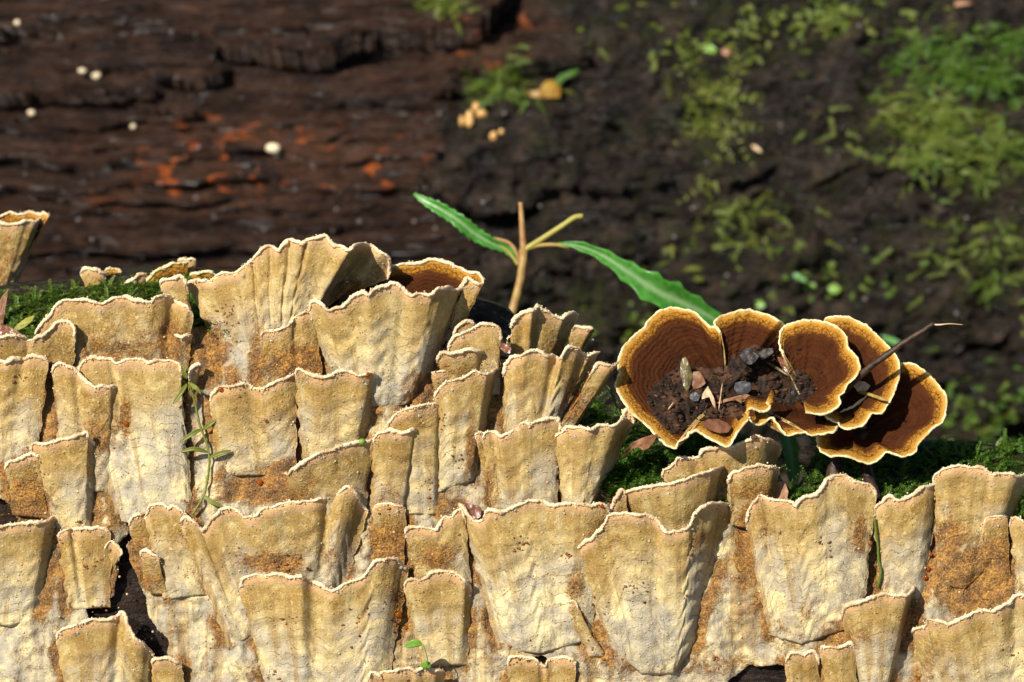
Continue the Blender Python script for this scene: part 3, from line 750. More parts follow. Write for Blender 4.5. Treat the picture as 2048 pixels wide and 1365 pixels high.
B("rounded tan bracket with smooth dome margin next to the dark chip",
  [(896, 708), (899, 685), (912, 673), (932, 665), (947, 657), (962, 649), (977, 649), (995, 655), (1002, 665), (1001, 682)], [(905, 790), (1005, 790)], 40, (), 14, 0.4, 0.25)
B("short squat bracket just below the rounded tan one",
  [(874, 722), (877, 711), (882, 705), (900, 706), (918, 705), (932, 700), (947, 700), (962, 702), (971, 710)], [(890, 795), (965, 790)], 62, (), 18, 0.35, 0.35, curl_r=14)
B("tiny brown wafer like bracket pressed in a resin filled crevice",
  [(864, 746), (880, 745), (898, 744)], [(870, 800), (894, 800)], 46, (), 4, 0.9, 0.0, rimr=2.0)
B("peaked bracket with a sharp vertical ridge in front of the seedling stem",
  [(1022, 660), (1026, 642), (1039, 627), (1056, 620), (1069, 619), (1074, 610), (1084, 615), (1096, 622), (1109, 632), (1124, 636), (1131, 630), (1151, 627), (1157, 636)],
  [(1015, 760), (1060, 760), (1100, 740), (1115, 730)], 46, [(0.34, 24, 0.07), (0.30, -8, 0.05)], 10, 0.35, 0.3, curl_r=26)
B("small curled bracket clinging to the side of the peaked ridged one",
  [(1142, 664), (1151, 653), (1166, 652), (1184, 656), (1188, 664)], [(1130, 735), (1150, 730)], 30, (), 8, 0.6, 0.2, curl_r=16)
B("round pale knob of young fungus at the foot of the peaked bracket",
  [(1012, 682), (1016, 674), (1024, 671), (1030, 678), (1031, 686)], [(1014, 700), (1026, 700)], 30, (), 10, 0.3, 0.4, rimr=3)
B("three lobed pleated bracket with curled tips below the peaked one",
  [(1006, 752), (1011, 730), (1020, 714), (1030, 712), (1042, 712), (1055, 705), (1068, 701), (1082, 705), (1095, 709), (1108, 707), (1117, 719), (1126, 708), (1132, 696), (1140, 690), (1150, 692), (1162, 700), (1171, 712), (1180, 712), (1190, 703), (1200, 702)],
  [(1000, 880), (1050, 890), (1095, 880), (1125, 850)], 72, [(0.54, -22, 0.05), (0.86, -16, 0.05), (0.26, 8, 0.1)], 26, 0.3, 0.4, curl_r=16)
B("slim leaning bracket whose curled tip touches the brown cup's yellow rim",
  [(1180, 752), (1186, 738), (1196, 727), (1210, 732), (1225, 733), (1239, 724)], [(1095, 890), (1140, 880)], 52, (), 12, 0.55, 0.2, curl_r=34)
# ---- second row
B("wide low bracket with a level pale margin at the moss side under the amber pair",
  [(-90, 735), (-30, 725), (0, 722), (12, 724), (25, 716), (45, 718), (65, 712), (85, 714), (96, 722)], [(-90, 930), (84, 930)], 60, [(0.7, -10, 0.08)], 12, 0.5, 0.4)
B("bracket with a sagging margin that dips under its broad neighbour",
  [(103, 748), (106, 736), (112, 730), (122, 728), (135, 735), (150, 740), (158, 748), (165, 758), (175, 766), (195, 774), (215, 772), (236, 770), (246, 782)], [(120, 985), (236, 985)], 68, [(0.4, -8, 0.08)], 14, 0.45, 0.3, curl_r=24)
B("big straight sided bracket behind the green moss sprig",
  [(157, 750), (159, 735), (165, 722), (178, 716), (200, 715), (222, 715), (232, 724), (250, 720), (280, 716), (300, 725), (320, 719), (345, 720), (360, 732), (363, 757)], [(225, 1040), (300, 1060), (398, 1050)], 48, [(0.33, -5, 0.04)], 16, 0.25, 0.75)
B("thumb sized curled bracket splinter beside the top of the moss sprig",
  [(378, 760), (384, 740), (392, 730), (400, 728), (406, 737)], [(372, 800), (384, 800)], 34, (), 6, 0.3, 0.5, curl_r=14)
B("tiny hanging funnel shaped bracket on the amber crust",
  [(348, 668), (354, 672), (362, 673), (375, 668), (384, 671)], [(370, 702), (377, 702)], 46, (), 12, 0.2, 0.4, rimr=2.8)
B("broad ochre bracket with a resin bead at its upper corner",
  [(420, 802), (424, 788), (432, 778), (445, 774), (460, 772), (478, 768), (490, 764), (502, 773), (512, 778), (530, 774), (550, 766), (570, 757), (588, 750), (597, 742)], [(430, 955), (600, 950)], 60, [(0.5, -8, 0.1)], 16, 0.6, 0.45)
B("square shouldered bracket with two amber beads and a white scar",
  [(590, 752), (595, 738), (610, 745), (630, 752), (650, 752), (670, 748), (690, 742), (705, 748), (720, 752), (740, 745), (755, 752), (767, 768)], [(598, 920), (640, 925), (735, 905)], 78, [(0.05, 8, 0.06)], 22, 0.35, 0.5, curl_r=40)
B("tongue shaped bracket with pink edge right of the white patch",
  [(868, 800), (874, 782), (887, 767), (902, 762), (922, 755), (937, 749), (952, 741), (970, 746), (987, 744), (1004, 736)], [(872, 985), (958, 960)], 84, [(0.15, -8, 0.08)], 24, 0.3, 0.4, curl_r=46)
B("bracket with half its margin eroded to brown, left of the tongue shaped one",
  [(776, 856), (780, 840), (790, 827), (807, 817), (827, 812), (847, 810), (867, 806), (877, 810), (888, 824)], [(790, 1030), (884, 1030)], 74, [(0.5, 6, 0.1)], 16, 0.45, 0.25, curl_r=24)
B("upright strap like bracket joined to the long slanting one",
  [(744, 884), (750, 870), (762, 864), (777, 862), (792, 865), (809, 865), (822, 859), (832, 861), (840, 876)], [(738, 1085), (812, 1075)], 92, (), 16, 0.5, 0.2, curl_r=30)
B("long slanting bracket with a drooping pointed end",
  [(566, 950), (569, 943), (576, 947), (587, 935), (605, 925), (625, 915), (642, 905), (662, 899), (687, 890), (707, 884), (727, 885), (744, 880)], [(600, 1040), (660, 1060), (738, 1040)], 110, [(0.5, 6, 0.2)], 26, 0.5, 0.2, curl_l=34)
B("double fan bracket with beaded wavy margin, left half of the pair",
  [(966, 880), (969, 866), (987, 865), (1000, 872), (1008, 869), (1024, 862), (1036, 852), (1049, 842), (1061, 850), (1074, 842), (1094, 835), (1109, 837), (1119, 847), (1119, 866)], [(985, 1035), (1040, 1045), (1120, 1040)], 84, [(0.14, -10, 0.04), (0.5, 6, 0.1)], 18, 0.2, 0.5)
B("thin folded sliver along the left side of the double fan",
  [(951, 880), (953, 868), (960, 866), (968, 870)], [(985, 1020), (1000, 1020)], 52, (), 5, 0.6, 0.2)
f52 = B("fan bracket with a rolled tip reaching up to the brown cup",
  [(1110, 884), (1112, 870), (1124, 864), (1136, 855), (1156, 854), (1169, 857), (1184, 860), (1196, 850), (1211, 850), (1231, 850), (1241, 841), (1251, 839), (1260, 845), (1270, 842)], [(1120, 1035), (1160, 1045), (1188, 1020)], 92, [(0.4, 8, 0.1), (0.9, -8, 0.05)], 34, 0.15, 0.6, curl_r=60)
B("", [(1240, 846), (1245, 832), (1254, 816), (1262, 826), (1270, 842)], [(1222, 890), (1236, 890)], 18, (), 4, 0.5, 0.2, w0=10, name="rolled_tip", parent=f52)
# ---- third row
B("bracket with a crooked pale margin beside the dark mossy hole",
  [(64, 902), (65, 890), (72, 886), (85, 888), (110, 882), (125, 876), (150, 872), (172, 865), (177, 878), (188, 886), (192, 898)], [(106, 1090), (190, 1090)], 82, [(0.85, -6, 0.05)], 20, 0.35, 0.4, curl_l=22, curl_r=22)
B("small tattered amber bracket left of the one with the crooked margin",
  [(10, 940), (12, 927), (22, 922), (45, 918), (66, 906), (80, 915)], [(20, 1030), (100, 1040)], 50, (), 8, 0.7, 0.1)
B("smooth bracket with a straight pink edge below the mossy hole",
  [(-80, 1056), (-30, 1052), (0, 1053), (20, 1048), (50, 1046), (75, 1046), (95, 1040), (108, 1035), (117, 1050)], [(-70, 1240), (20, 1255), (88, 1235)], 78, [(0.35, 6, 0.1)], 26, 0.15, 0.6, curl_r=24)
B("worn stub bracket with brown top next to the dark cleft",
  [(116, 1080), (120, 1066), (132, 1060), (150, 1057), (165, 1055), (185, 1057), (205, 1058), (220, 1066)], [(130, 1220), (225, 1215)], 34, [(0.35, -14, 0.06)], 8, 0.5, 0.5)
B("round lobed crust flap overhanging the dark cleft",
  [(204, 1102), (214, 1088), (226, 1082), (238, 1087), (243, 1104), (238, 1118)], [(196, 1150), (226, 1145)], 14, (), 5, 0.3, 0.7, crink=1.6, rimr=2.4)
B("tan leaning bracket on the far bank of the dark cleft",
  [(288, 1034), (300, 1012), (315, 1008), (325, 1010), (340, 1017), (346, 1012), (365, 1020), (380, 1034)], [(322, 1200), (420, 1190)], 42, (), 12, 0.45, 0.4)
B("amber edged sliver lining the top of the dark cleft",
  [(256, 1050), (264, 1034), (276, 1028), (292, 1027)], [(285, 1160), (330, 1160)], 26, (), 6, 0.75, 0.2)
B("small finger like bracket in the hollow beside the dark cleft",
  [(280, 1114), (284, 1102), (292, 1100), (305, 1107), (314, 1112), (318, 1128)], [(300, 1190), (340, 1190)], 42, (), 8, 0.5, 0.3)
B("large bracket with a scalloped left margin and a dark vertical crease",
  [(362, 1052), (364, 1040), (371, 1035), (385, 1042), (395, 1048), (405, 1058), (415, 1052), (420, 1042), (435, 1025), (450, 1017), (465, 1017), (478, 1025), (490, 1035), (510, 1032), (520, 1025), (530, 1018), (550, 1010), (575, 1003), (600, 1000), (630, 998), (655, 994), (670, 988), (685, 978), (695, 975), (708, 980), (717, 990), (722, 1005), (736, 1020)],
  [(445, 1300), (520, 1260), (620, 1210), (700, 1190)], 88, [(0.14, -12, 0.04), (0.78, -22, 0.035), (0.87, 12, 0.05), (0.45, 6, 0.1)], 22, 0.4, 0.4, curl_r=20)
B("amber ragged bracket sunk in the cleft under the strap like one",
  [(744, 1020), (752, 1009), (770, 1005), (790, 1010), (811, 1016)], [(738, 1140), (812, 1140)], 38, (), 8, 0.85, 0.05, rimr=2.2)
B("big double lobed bracket with a saddle shaped margin under the creased one",
  [(478, 1180), (486, 1158), (500, 1152), (515, 1148), (530, 1152), (550, 1150), (565, 1152), (580, 1152), (600, 1150), (612, 1158), (630, 1165), (645, 1172), (660, 1180), (678, 1178), (690, 1168), (705, 1162), (720, 1158), (735, 1142), (745, 1128), (755, 1122), (775, 1118), (790, 1116), (800, 1122), (808, 1135), (818, 1142)],
  [(520, 1380), (600, 1420), (700, 1430), (785, 1390)], 92, [(0.34, 14, 0.05), (0.42, -10, 0.05), (0.85, 10, 0.08)], 26, 0.35, 0.55, curl_r=16)
B("plain bracket with an arched pink margin above the tiny green sprout",
  [(808, 1178), (812, 1164), (820, 1156), (830, 1155), (840, 1160), (850, 1155), (865, 1148), (885, 1142), (900, 1144), (915, 1150), (930, 1160), (944, 1180)], [(838, 1335), (940, 1330)], 62, (), 16, 0.4, 0.35, curl_r=16)
B("step edged bracket left of the brown bark scrap",
  [(810, 1072), (813, 1058), (825, 1053), (845, 1055), (870, 1056), (880, 1040), (890, 1032), (905, 1030), (921, 1016), (932, 1040)], [(835, 1190), (950, 1200)], 64, (), 12, 0.5, 0.25)
B("huge smooth bracket whose margin is notched by a brown bark scrap",
  [(917, 1006), (923, 1011), (932, 1022), (942, 1035), (952, 1042), (965, 1038), (968, 1025), (975, 1017), (990, 1020), (1005, 1025), (1020, 1018), (1035, 1010), (1050, 1004), (1070, 1000), (1085, 1004), (1105, 1012), (1130, 1008), (1160, 1008), (1185, 1012), (1200, 1008), (1212, 1014), (1222, 1030)],
  [(985, 1300), (1080, 1310), (1190, 1280)], 88, [(0.14, -12, 0.05), (0.3, 10, 0.08), (0.65, -6, 0.1)], 34, 0.25, 0.6)
B("small upright flap beside the long slanting bracket under the dry leaf",
  [(1220, 1030), (1226, 1005), (1236, 990), (1246, 978), (1252, 990)], [(1225, 1085), (1260, 1085)], 42, (), 6, 0.4, 0.3)
B("wedge shaped bracket with a straight sloping margin in front of the green moss",
  [(1248, 996), (1250, 984), (1270, 978), (1300, 974), (1330, 968), (1350, 964), (1370, 957), (1395, 950), (1420, 942), (1440, 935), (1453, 929), (1458, 940)], [(1290, 1085), (1360, 1095), (1425, 1065)], 92, [(0.5, 8, 0.2)], 34, 0.2, 0.6, curl_l=20, curl_r=46)
B("bracket shaded by the big brown cup, beaded with dew",
  [(1324, 952), (1327, 940), (1340, 933), (1350, 924), (1358, 915), (1380, 913), (1398, 915), (1402, 905), (1410, 897), (1430, 895), (1460, 893), (1480, 885), (1500, 878), (1515, 874), (1535, 880), (1558, 885), (1562, 898)], [(1350, 1000), (1440, 1005), (1535, 985)], 64, [(0.3, -8, 0.05)], 20, 0.45, 0.3, curl_r=36, curl_l=16)
B("arched orange stained bracket between the wedge and the dew beaded one",
  [(1456, 968), (1460, 952), (1468, 945), (1480, 940), (1505, 933), (1530, 930), (1550, 935), (1561, 946)], [(1450, 1050), (1500, 1060), (1545, 1040)], 70, [(0.2, -10, 0.08)], 14, 0.8, 0.2, curl_r=20)
B("giant bracket with a deep notch in its margin and a brown grain patch",
  [(1144, 1124), (1147, 1110), (1152, 1098), (1165, 1088), (1180, 1080), (1190, 1068), (1205, 1050), (1220, 1032), (1235, 1027), (1260, 1027), (1290, 1028), (1310, 1035), (1322, 1050), (1330, 1063), (1345, 1065), (1365, 1058), (1380, 1050), (1385, 1038), (1390, 1028), (1405, 1015), (1425, 1006), (1445, 1006), (1462, 1010), (1470, 1022)],
  [(1215, 1300), (1280, 1350), (1350, 1350), (1400, 1290)], 118, [(0.52, -8, 0.05), (0.35, 6, 0.1)], 46, 0.28, 0.6, curl_r=44, curl_l=16)
B("little finger shaped bracket at the foot of the giant notched one",
  [(1130, 1216), (1134, 1204), (1142, 1200), (1151, 1203), (1158, 1218)], [(1172, 1315), (1215, 1315)], 44, (), 10, 0.5, 0.3, rimr=2.6)
B("broad bracket with a high rounded crown in front of the dark moss",
  [(1492, 1046), (1500, 1016), (1510, 1000), (1520, 990), (1536, 997), (1551, 1002), (1568, 1002), (1586, 1005), (1590, 1012), (1596, 1002), (1611, 992), (1631, 985), (1643, 975), (1656, 957), (1673, 950), (1691, 950), (1706, 960), (1721, 965), (1736, 967), (1748, 977), (1753, 994)],
  [(1525, 1270), (1600, 1290), (1735, 1250)], 78, [(0.18, -9, 0.025, 10), (0.5, 6, 0.1)], 20, 0.35, 0.5)
B("narrow bracket between the rounded crown and the corner bracket, green strand at its side",
  [(1746, 1030), (1751, 1012), (1766, 1000), (1781, 992), (1796, 1000), (1808, 995), (1823, 990), (1841, 977), (1856, 972), (1871, 967), (1879, 978)], [(1758, 1210), (1850, 1200)], 72, (), 18, 0.25, 0.5, curl_r=18)
B("wide ochre bracket with a stepped margin above the amber hollow",
  [(1866, 975), (1868, 957), (1873, 947), (1891, 939), (1906, 932), (1926, 931), (1946, 935), (1966, 934), (1976, 941), (1986, 950), (2001, 946), (2023, 946), (2036, 952), (2052, 950), (2064, 962)], [(1870, 1170), (1930, 1180), (1990, 1130)], 62, [(0.6, -5, 0.05)], 18, 0.5, 0.15, curl_r=50)
B("amber brown eroded bracket inside the hollow under the wide ochre one",
  [(1968, 1060), (1972, 1040), (1985, 1034), (2000, 1031), (2016, 1034)], [(1960, 1200), (2025, 1200)], 44, (), 8, 0.75, 0.1, rimr=2.0)
B("bracket corner with a pale edge bordering the amber hollow",
  [(2019, 1052), (2022, 1038), (2030, 1035), (2046, 1041), (2075, 1046), (2110, 1040)], [(2035, 1240), (2120, 1240)], 56, (), 12, 0.25, 0.5)
B("curved bracket with dark growth lines right of the torn crust edge",
  [(1684, 1236), (1687, 1220), (1698, 1211), (1714, 1202), (1733, 1198), (1749, 1194), (1765, 1187), (1781, 1187), (1800, 1187), (1816, 1187), (1830, 1172), (1834, 1186)], [(1718, 1400), (1750, 1420), (1780, 1390)], 100, (), 34, 0.3, 0.45, curl_r=50, curl_l=20)
B("wide bracket with a sweeping margin below the amber hollow",
  [(1822, 1272), (1826, 1256), (1852, 1251), (1855, 1238), (1875, 1241), (1896, 1246), (1917, 1238), (1939, 1230), (1960, 1222), (1982, 1222), (2003, 1214), (2019, 1203), (2030, 1190), (2048, 1189), (2080, 1190), (2110, 1200)], [(1850, 1440), (1960, 1460), (2110, 1440)], 96, [(0.72, -10, 0.06), (0.4, 6, 0.1)], 34, 0.25, 0.55, curl_l=30)
B("small bracket with two points by the torn crust edge",
  [(1572, 1326), (1576, 1309), (1588, 1302), (1607, 1309), (1626, 1302), (1634, 1312), (1638, 1330)], [(1575, 1420), (1642, 1420)], 50, [(0.5, -6, 0.1)], 8, 0.5, 0.3)
B("square ended little bracket leaning on the one with dark growth lines",
  [(1640, 1308), (1644, 1295), (1655, 1297), (1666, 1294), (1687, 1290), (1703, 1286), (1711, 1304)], [(1650, 1420), (1716, 1420)], 66, (), 12, 0.35, 0.4)
B("bracket with a hooked crest overhanging the lower end of the cleft",
  [(112, 1282), (118, 1266), (126, 1261), (140, 1252), (160, 1246), (185, 1240), (210, 1238), (230, 1235), (240, 1227), (247, 1228), (255, 1250), (268, 1270), (285, 1285), (300, 1300), (307, 1316)], [(130, 1430), (220, 1460), (308, 1430)], 84, [(0.55, -16, 0.05)], 22, 0.35, 0.5, curl_r=16)
B("low bracket stub right below the lower end of the cleft",
  [(304, 1334), (308, 1319), (318, 1316), (330, 1315), (345, 1318), (364, 1332)], [(300, 1430), (380, 1430)], 56, (), 10, 0.4, 0.5)
B("small bracket with a white rim where the green sprout stands",
  [(758, 1362), (764, 1345), (778, 1345), (800, 1338), (820, 1335), (830, 1342), (845, 1335), (860, 1340), (886, 1340), (890, 1355)], [(770, 1440), (880, 1440)], 78, (), 16, 0.35, 0.4, curl_l=20, curl_r=20)
B("thin pointed flap left of the small white rimmed bracket",
  [(736, 1362), (740, 1344), (752, 1345), (764, 1356)], [(745, 1430), (775, 1430)], 60, (), 6, 0.4, 0.4)
B("flat notched bracket over the small dark slit",
  [(1014, 1330), (1022, 1315), (1040, 1312), (1070, 1320), (1091, 1335), (1101, 1315), (1130, 1315), (1152, 1324)], [(1020, 1430), (1150, 1430)], 46, [(0.5, -8, 0.06)], 8, 0.5, 0.5)
# ---- small ones growing far back on the near log
G2 = "out of focus brackets on the log's mossy back"
B("tall out of focus funnel bracket rising behind the green moss", [(-90, 450), (-40, 436), (0, 442), (15, 447), (35, 444), (50, 440), (70, 440), (86, 436), (98, 428)],
  [(-40, 600), (22, 600)], 40, [(0.8, -6, 0.06)], 30, 0.85, 0.1, w0=-250, group=G2, curl_r=30, name="funnel_bracket", p=1.6)
bt = C.objects[-1] if False else [o for o in bpy.data.objects if o.get("label", "").startswith("tall out of focus")][0]
B("", [(-90, 444), (-40, 430), (0, 432), (18, 424), (35, 430), (50, 427), (62, 421), (80, 428), (88, 423), (98, 428)], [(-40, 560), (22, 560)], 0, (), -14, 0.2, 0.3, w0=-262, brown=True, name="back_wall", parent=bt)
B("pale blurred bracket tip standing in the green moss", [(160, 548), (166, 538), (180, 537), (197, 541), (213, 549)], [(180, 610), (208, 610)], 26, (), 10, 0.3, 0.4, w0=-170, group=G2)
B("blurred brown backed bracket beside the pale tip in the moss", [(208, 545), (222, 536), (235, 537), (243, 546)], [(212, 610), (246, 610)], 10, (), 4, 0.3, 0.3, w0=-190, group=G2, brown=True)
B("small blurred pale bracket leaning toward the brown backed one", [(244, 578), (250, 566), (268, 556), (285, 549), (295, 551)], [(252, 612), (278, 612)], 30, (), 10, 0.4, 0.4, w0=-165, group=G2)
B("blurred arching bracket with orange inside near the narrow pointed flap", [(291, 568), (300, 553), (315, 540), (335, 530), (355, 527), (378, 527)], [(300, 625), (350, 620)], 14, (), 8, 0.3, 0.3, w0=-165, group=G2, brown=True)
B("blurred cream knob above the arching orange bracket", [(355, 526), (358, 519), (372, 516), (388, 518), (391, 526)], [(350, 600), (378, 600)], 24, (), 10, 0.3, 0.4, w0=-195, group=G2)
B("blurred orange brown bracket half hidden by the pleated fan", [(376, 558), (384, 548), (405, 543), (424, 542), (428, 550)], [(384, 625), (424, 625)], 10, (), 6, 0.3, 0.3, w0=-150, group=G2, brown=True)

# amber resin has crept over the crust along the brackets' old side edges
def crust_resin():
    o, uv, nb = CRUST
    sd_ = np.vstack([q[::2] for q in SIDES])
    d = np.full(len(uv), 99.0)
    for k in range(0, len(uv), 4000):
        d[k:k+4000] = np.sqrt(((uv[k:k+4000, None]-sd_[None])**2).sum(-1)).min(1)
    st = np.exp(-(d/15)**2)*np.clip(0.55+fbm(uv[:, 0]/60, uv[:, 1]/60, 0, 3, 95)*1.3, 0, 1)
    st = np.maximum(st, stain_at(uv[:, 0], uv[:, 1]))
    o.data.attributes["stain"].data.foreach_set("value", np.r_[st, np.zeros(nb)].astype(np.float32))
    al = o.data.attributes.new("along", 'FLOAT', 'POINT'); al.data.foreach_set("value", np.r_[uv[:, 0], np.zeros(nb)].astype(np.float32))
    del o["_crust"]
crust_resin()

# ------------------------------------------------------------------ brown cups
def cup(label, loop, center, v0, w0, slope, depth, closed=True, name="cup_fungus", pw=1.5, stalk=None, amb=0.4, wob=8, warp=None, rimr=3.4):
    seed = len(REG)*7+3
    pts = list(loop)+([loop[0]] if closed else [])
    r = resample(pts, step=2.6)
    if closed: r = r[:-1]
    n = len(r); L = n*2.6; al = np.arange(n)*2.6; ang = np.linspace(0, 2*np.pi, n, endpoint=False)
    ca, sa = np.cos(ang)*L/6.28, np.sin(ang)*L/6.28
    nz = lambda sc, o, sd: fbm(ca/sc, sa/sc, 0, o, sd) if closed else fbm(al/sc, 0*al, 0, o, sd)
    r[:, 0] += nz(9, 2, seed)*1.8; r[:, 1] += nz(9, 2, seed+1)*1.8
    c = np.array(center, float)
    wr = w0+slope*(r[:, 1]-v0)+nz(40, 2, seed+2)*wob
    if warp is not None: wr = wr+warp(r[:, 0], r[:, 1])
    wc = w0+slope*(c[1]-v0)-depth
    nt = int(np.linalg.norm(r-c, axis=1).mean()/3.0)+4
    t = np.linspace(1.0, 0.03, nt)[:, None]
    g = t
    U = c[0]+(r[None, :, 0]-c[0])*g; V = c[1]+(r[None, :, 1]-c[1])*g
    ln = np.linalg.norm(r-c, axis=1)[None]
    rd = (1-t)*ln
    prof = 1-(1-t)**1.0
    W = wc+(wr[None]-wc)*t
    W = W-depth*0.55*4*t*(1-t)*0.5*(1-t**2)          # drop faster just inside the margin
    W = W+(nz(34, 3, seed+4)*(9 if closed else 3))[None]*t*(1-t)*3+0.5*np.sin(rd*0.31+nz(60, 2, seed+5)[None]*3)*sstep(10, 25, rd)+fbm(U/14, V/14, 0, 3, seed+6)*2.0
    X = np.stack([U, V, W], -1)
    du = np.gradient(X, axis=1); dv = np.gradient(X, axis=0)
    if closed:
        du = (np.roll(X, -1, 1)-np.roll(X, 1, 1))/2
    nn = np.cross(du, dv); nn /= np.linalg.norm(nn, axis=-1)[..., None]+1e-9
    nn *= np.where(nn[..., 2:] < 0, -1, 1)
    th = 6.0*(0.4+0.6*sstep(0, 40, rd))
    Bk = X-nn*th[..., None]
    pf = P(X[..., 0], X[..., 1], X[..., 2]); pb = P(Bk[..., 0], Bk[..., 1], Bk[..., 2])
    verts = np.vstack([pf.reshape(-1, 3), pb.reshape(-1, 3)]); nf = nt*n
    i = np.arange(nf).reshape(nt, n)
    if closed: i = np.concatenate([i, i[:, :1]], 1)
    F = np.stack([i[:-1, :-1], i[1:, :-1], i[1:, 1:], i[:-1, 1:]], -1).reshape(-1, 4)
    B2 = F[:, ::-1]+nf
    S1 = np.stack([i[0, :-1], i[0, 1:], i[0, 1:]+nf, i[0, :-1]+nf], -1)
    allf = [F, B2, S1]
    cap = [np.r_[i[-1, :n]][None], (i[-1, :n][::-1]+nf)[None]] if closed else []
    if not closed:
        for k, fl in ((0, 1), (-1, -1)):
            a = i[:, k]; allf.append(np.stack([a[:-1], a[:-1]+nf, a[1:]+nf, a[1:]], -1)[:, ::fl])
        a = i[-1]; allf.append(np.stack([a[:-1], a[:-1]+nf, a[1:]+nf, a[1:]], -1))
    nq = sum(len(x) for x in allf)
    mi = np.r_[np.zeros(len(F)), np.ones(nq-len(F))]
    faces = [np.vstack(allf)]
    if closed: faces += [np.vstack(cap)]; mi = np.r_[mi, 0, 1]
    at = {"rimd": np.tile(rd.ravel(), 2), "edged": np.full(2*nf, 90.0)}
    foot = P(*stalk) if stalk else P(c[0], c[1]+60, wc-40)
    o = mk(name, verts, faces, [M["up"], M["hym"]], mi, at, None, foot)
    o.color = (amb, 0.3, 0, 1)
    tag(o, label, "cup fungus", "brown cup fungi at the moss")
    mid = (pf[0]+pb[0])*0.5
    m2 = np.vstack([mid, mid[:2]]) if closed else mid
    tv, tf = tube(m2, rimr*S*(0.85+0.35*np.r_[nz(12, 2, seed+9), nz(12, 2, seed+9)[:2]][:len(m2)]), 7, 0.28, seed, cap=not closed)
    mk("rim", tv, tf, M["rimy"], None, None, o, foot)
    if stalk:
        a = P(c[0], c[1]+6, wc-10)
        k = np.linspace(0, 1, 14)[:, None]
        line = a*(1-k)+foot*k
        rr = (34-22*np.sin(np.linspace(0, 1, 14)*np.pi)*0.7+10*np.linspace(0, 1, 14)**3)*S*0.6
        tv, tf = tube(line, rr, 14, 0.08, seed)
        mk("stalk", tv, tf, M["twig"], None, {"tint": np.zeros(len(tv))}, o, foot)
    REG.append((U.ravel(), V.ravel(), W.ravel(), pf.reshape(-1, 3)))
    RIMS.append((r, mid, W[0]))
    return o

# separate round cup at the right
cup("separate round brown cup low down at the end of the cup cluster",
    [(1642, 903), (1634, 882), (1640, 856), (1668, 832), (1710, 812), (1755, 775), (1785, 740), (1802, 728), (1820, 728), (1842, 737), (1859, 751), (1877, 772), (1891, 790), (1893, 815), (1884, 844), (1867, 854), (1852, 872), (1836, 888), (1831, 903), (1806, 913), (1774, 904), (1756, 920), (1735, 926), (1713, 919), (1688, 911), (1663, 913), (1649, 906)],
    (1722, 862), 920, 52, 0.72, 70, stalk=(1745, 1010, 8), rimr=2.5)
# rear fan
cup("tall rear brown fan with the dark twig resting in it",
    [(1640, 700), (1645, 655), (1653, 637), (1678, 633), (1699, 635), (1720, 646), (1735, 653), (1756, 673), (1777, 694), (1792, 712), (1799, 733), (1797, 758), (1788, 783), (1777, 805), (1763, 826), (1745, 826), (1735, 837), (1724, 851), (1699, 858), (1681, 854), (1676, 846), (1650, 830), (1632, 780)],
    (1672, 792), 858, 48, 0.72, 60, stalk=(1668, 990, -40), rimr=2.5)
# main cup
cup("largest brown cup heaped with dark soil and litter",
    [(1314, 872), (1286, 844), (1264, 826), (1243, 794), (1230, 769), (1238, 748), (1237, 723), (1245, 698), (1264, 676), (1289, 655), (1307, 630), (1335, 617), (1360, 617), (1389, 626), (1405, 641), (1417, 653), (1432, 656), (1441, 666), (1434, 655), (1430, 645), (1446, 632), (1474, 623), (1499, 621), (1528, 628), (1553, 639), (1570, 655), (1590, 690), (1620, 740), (1655, 800), (1676, 846), (1667, 862), (1649, 867), (1621, 870), (1603, 865), (1578, 870), (1564, 865), (1553, 847), (1541, 834), (1531, 844), (1517, 849), (1503, 841), (1497, 838), (1478, 858), (1464, 883), (1453, 894), (1435, 885), (1414, 874), (1396, 862), (1382, 865), (1371, 876), (1357, 883), (1353, 895), (1335, 892), (1321, 878)],
    (1450, 785), 880, 84, 0.72, 74, stalk=(1450, 985, -20), rimr=2.8, warp=lambda u, v: -110*sstep(1555, 1600, u)*sstep(866, 830, v))
# front right fan
cup("round brown fan overlapping the right half of the soil filled cup",
    [(1566, 708), (1559, 684), (1562, 665), (1574, 651), (1599, 642), (1628, 641), (1656, 646), (1678, 657), (1692, 673), (1695, 694), (1706, 705), (1717, 722), (1719, 737), (1710, 755), (1695, 769), (1688, 783), (1678, 794), (1680, 808), (1668, 818), (1648, 828), (1612, 824)],
    (1604, 790), 820, 74, 0.70, 46, closed=False, rimr=2.7)
# curled lip in the front margin of the main cup
lipo = [o for o in bpy.data.objects if o.get("label", "").startswith("largest brown cup")][0]
lp = resample([(1499, 838), (1494, 826), (1500, 818), (1510, 819), (1522, 824), (1534, 822), (1540, 813), (1533, 805)], step=2.5)
lpw = np.linspace(86, 60, len(lp))
tv, tf = tube(P(lp[:, 0], lp[:, 1], lpw), 2.9*S, 7, 0.28, 5)
mk("rim", tv, tf, M["rimy"], None, None, lipo, np.array(lipo.location))
nl = 12; k = np.linspace(0, 1, nl)[:, None]
LU = lp[None, :, 0]+k*(np.linspace(-6, 8, len(lp))[None]); LV = lp[None, :, 1]-k*26; LW = lpw[None]-k*34+10*np.sin(k*3)
lv = P(LU, LV, LW)
mk("curled_lip", lv.reshape(-1, 3), gridfaces(nl, len(lp)), M["up"], None, {"rimd": (k*30+0*LU).ravel()}, lipo, np.array(lipo.location))
mm = [o for o in lipo.children if o.name.startswith("curled_lip")][0].modifiers.new("thickness", 'SOLIDIFY'); mm.thickness = 0.001

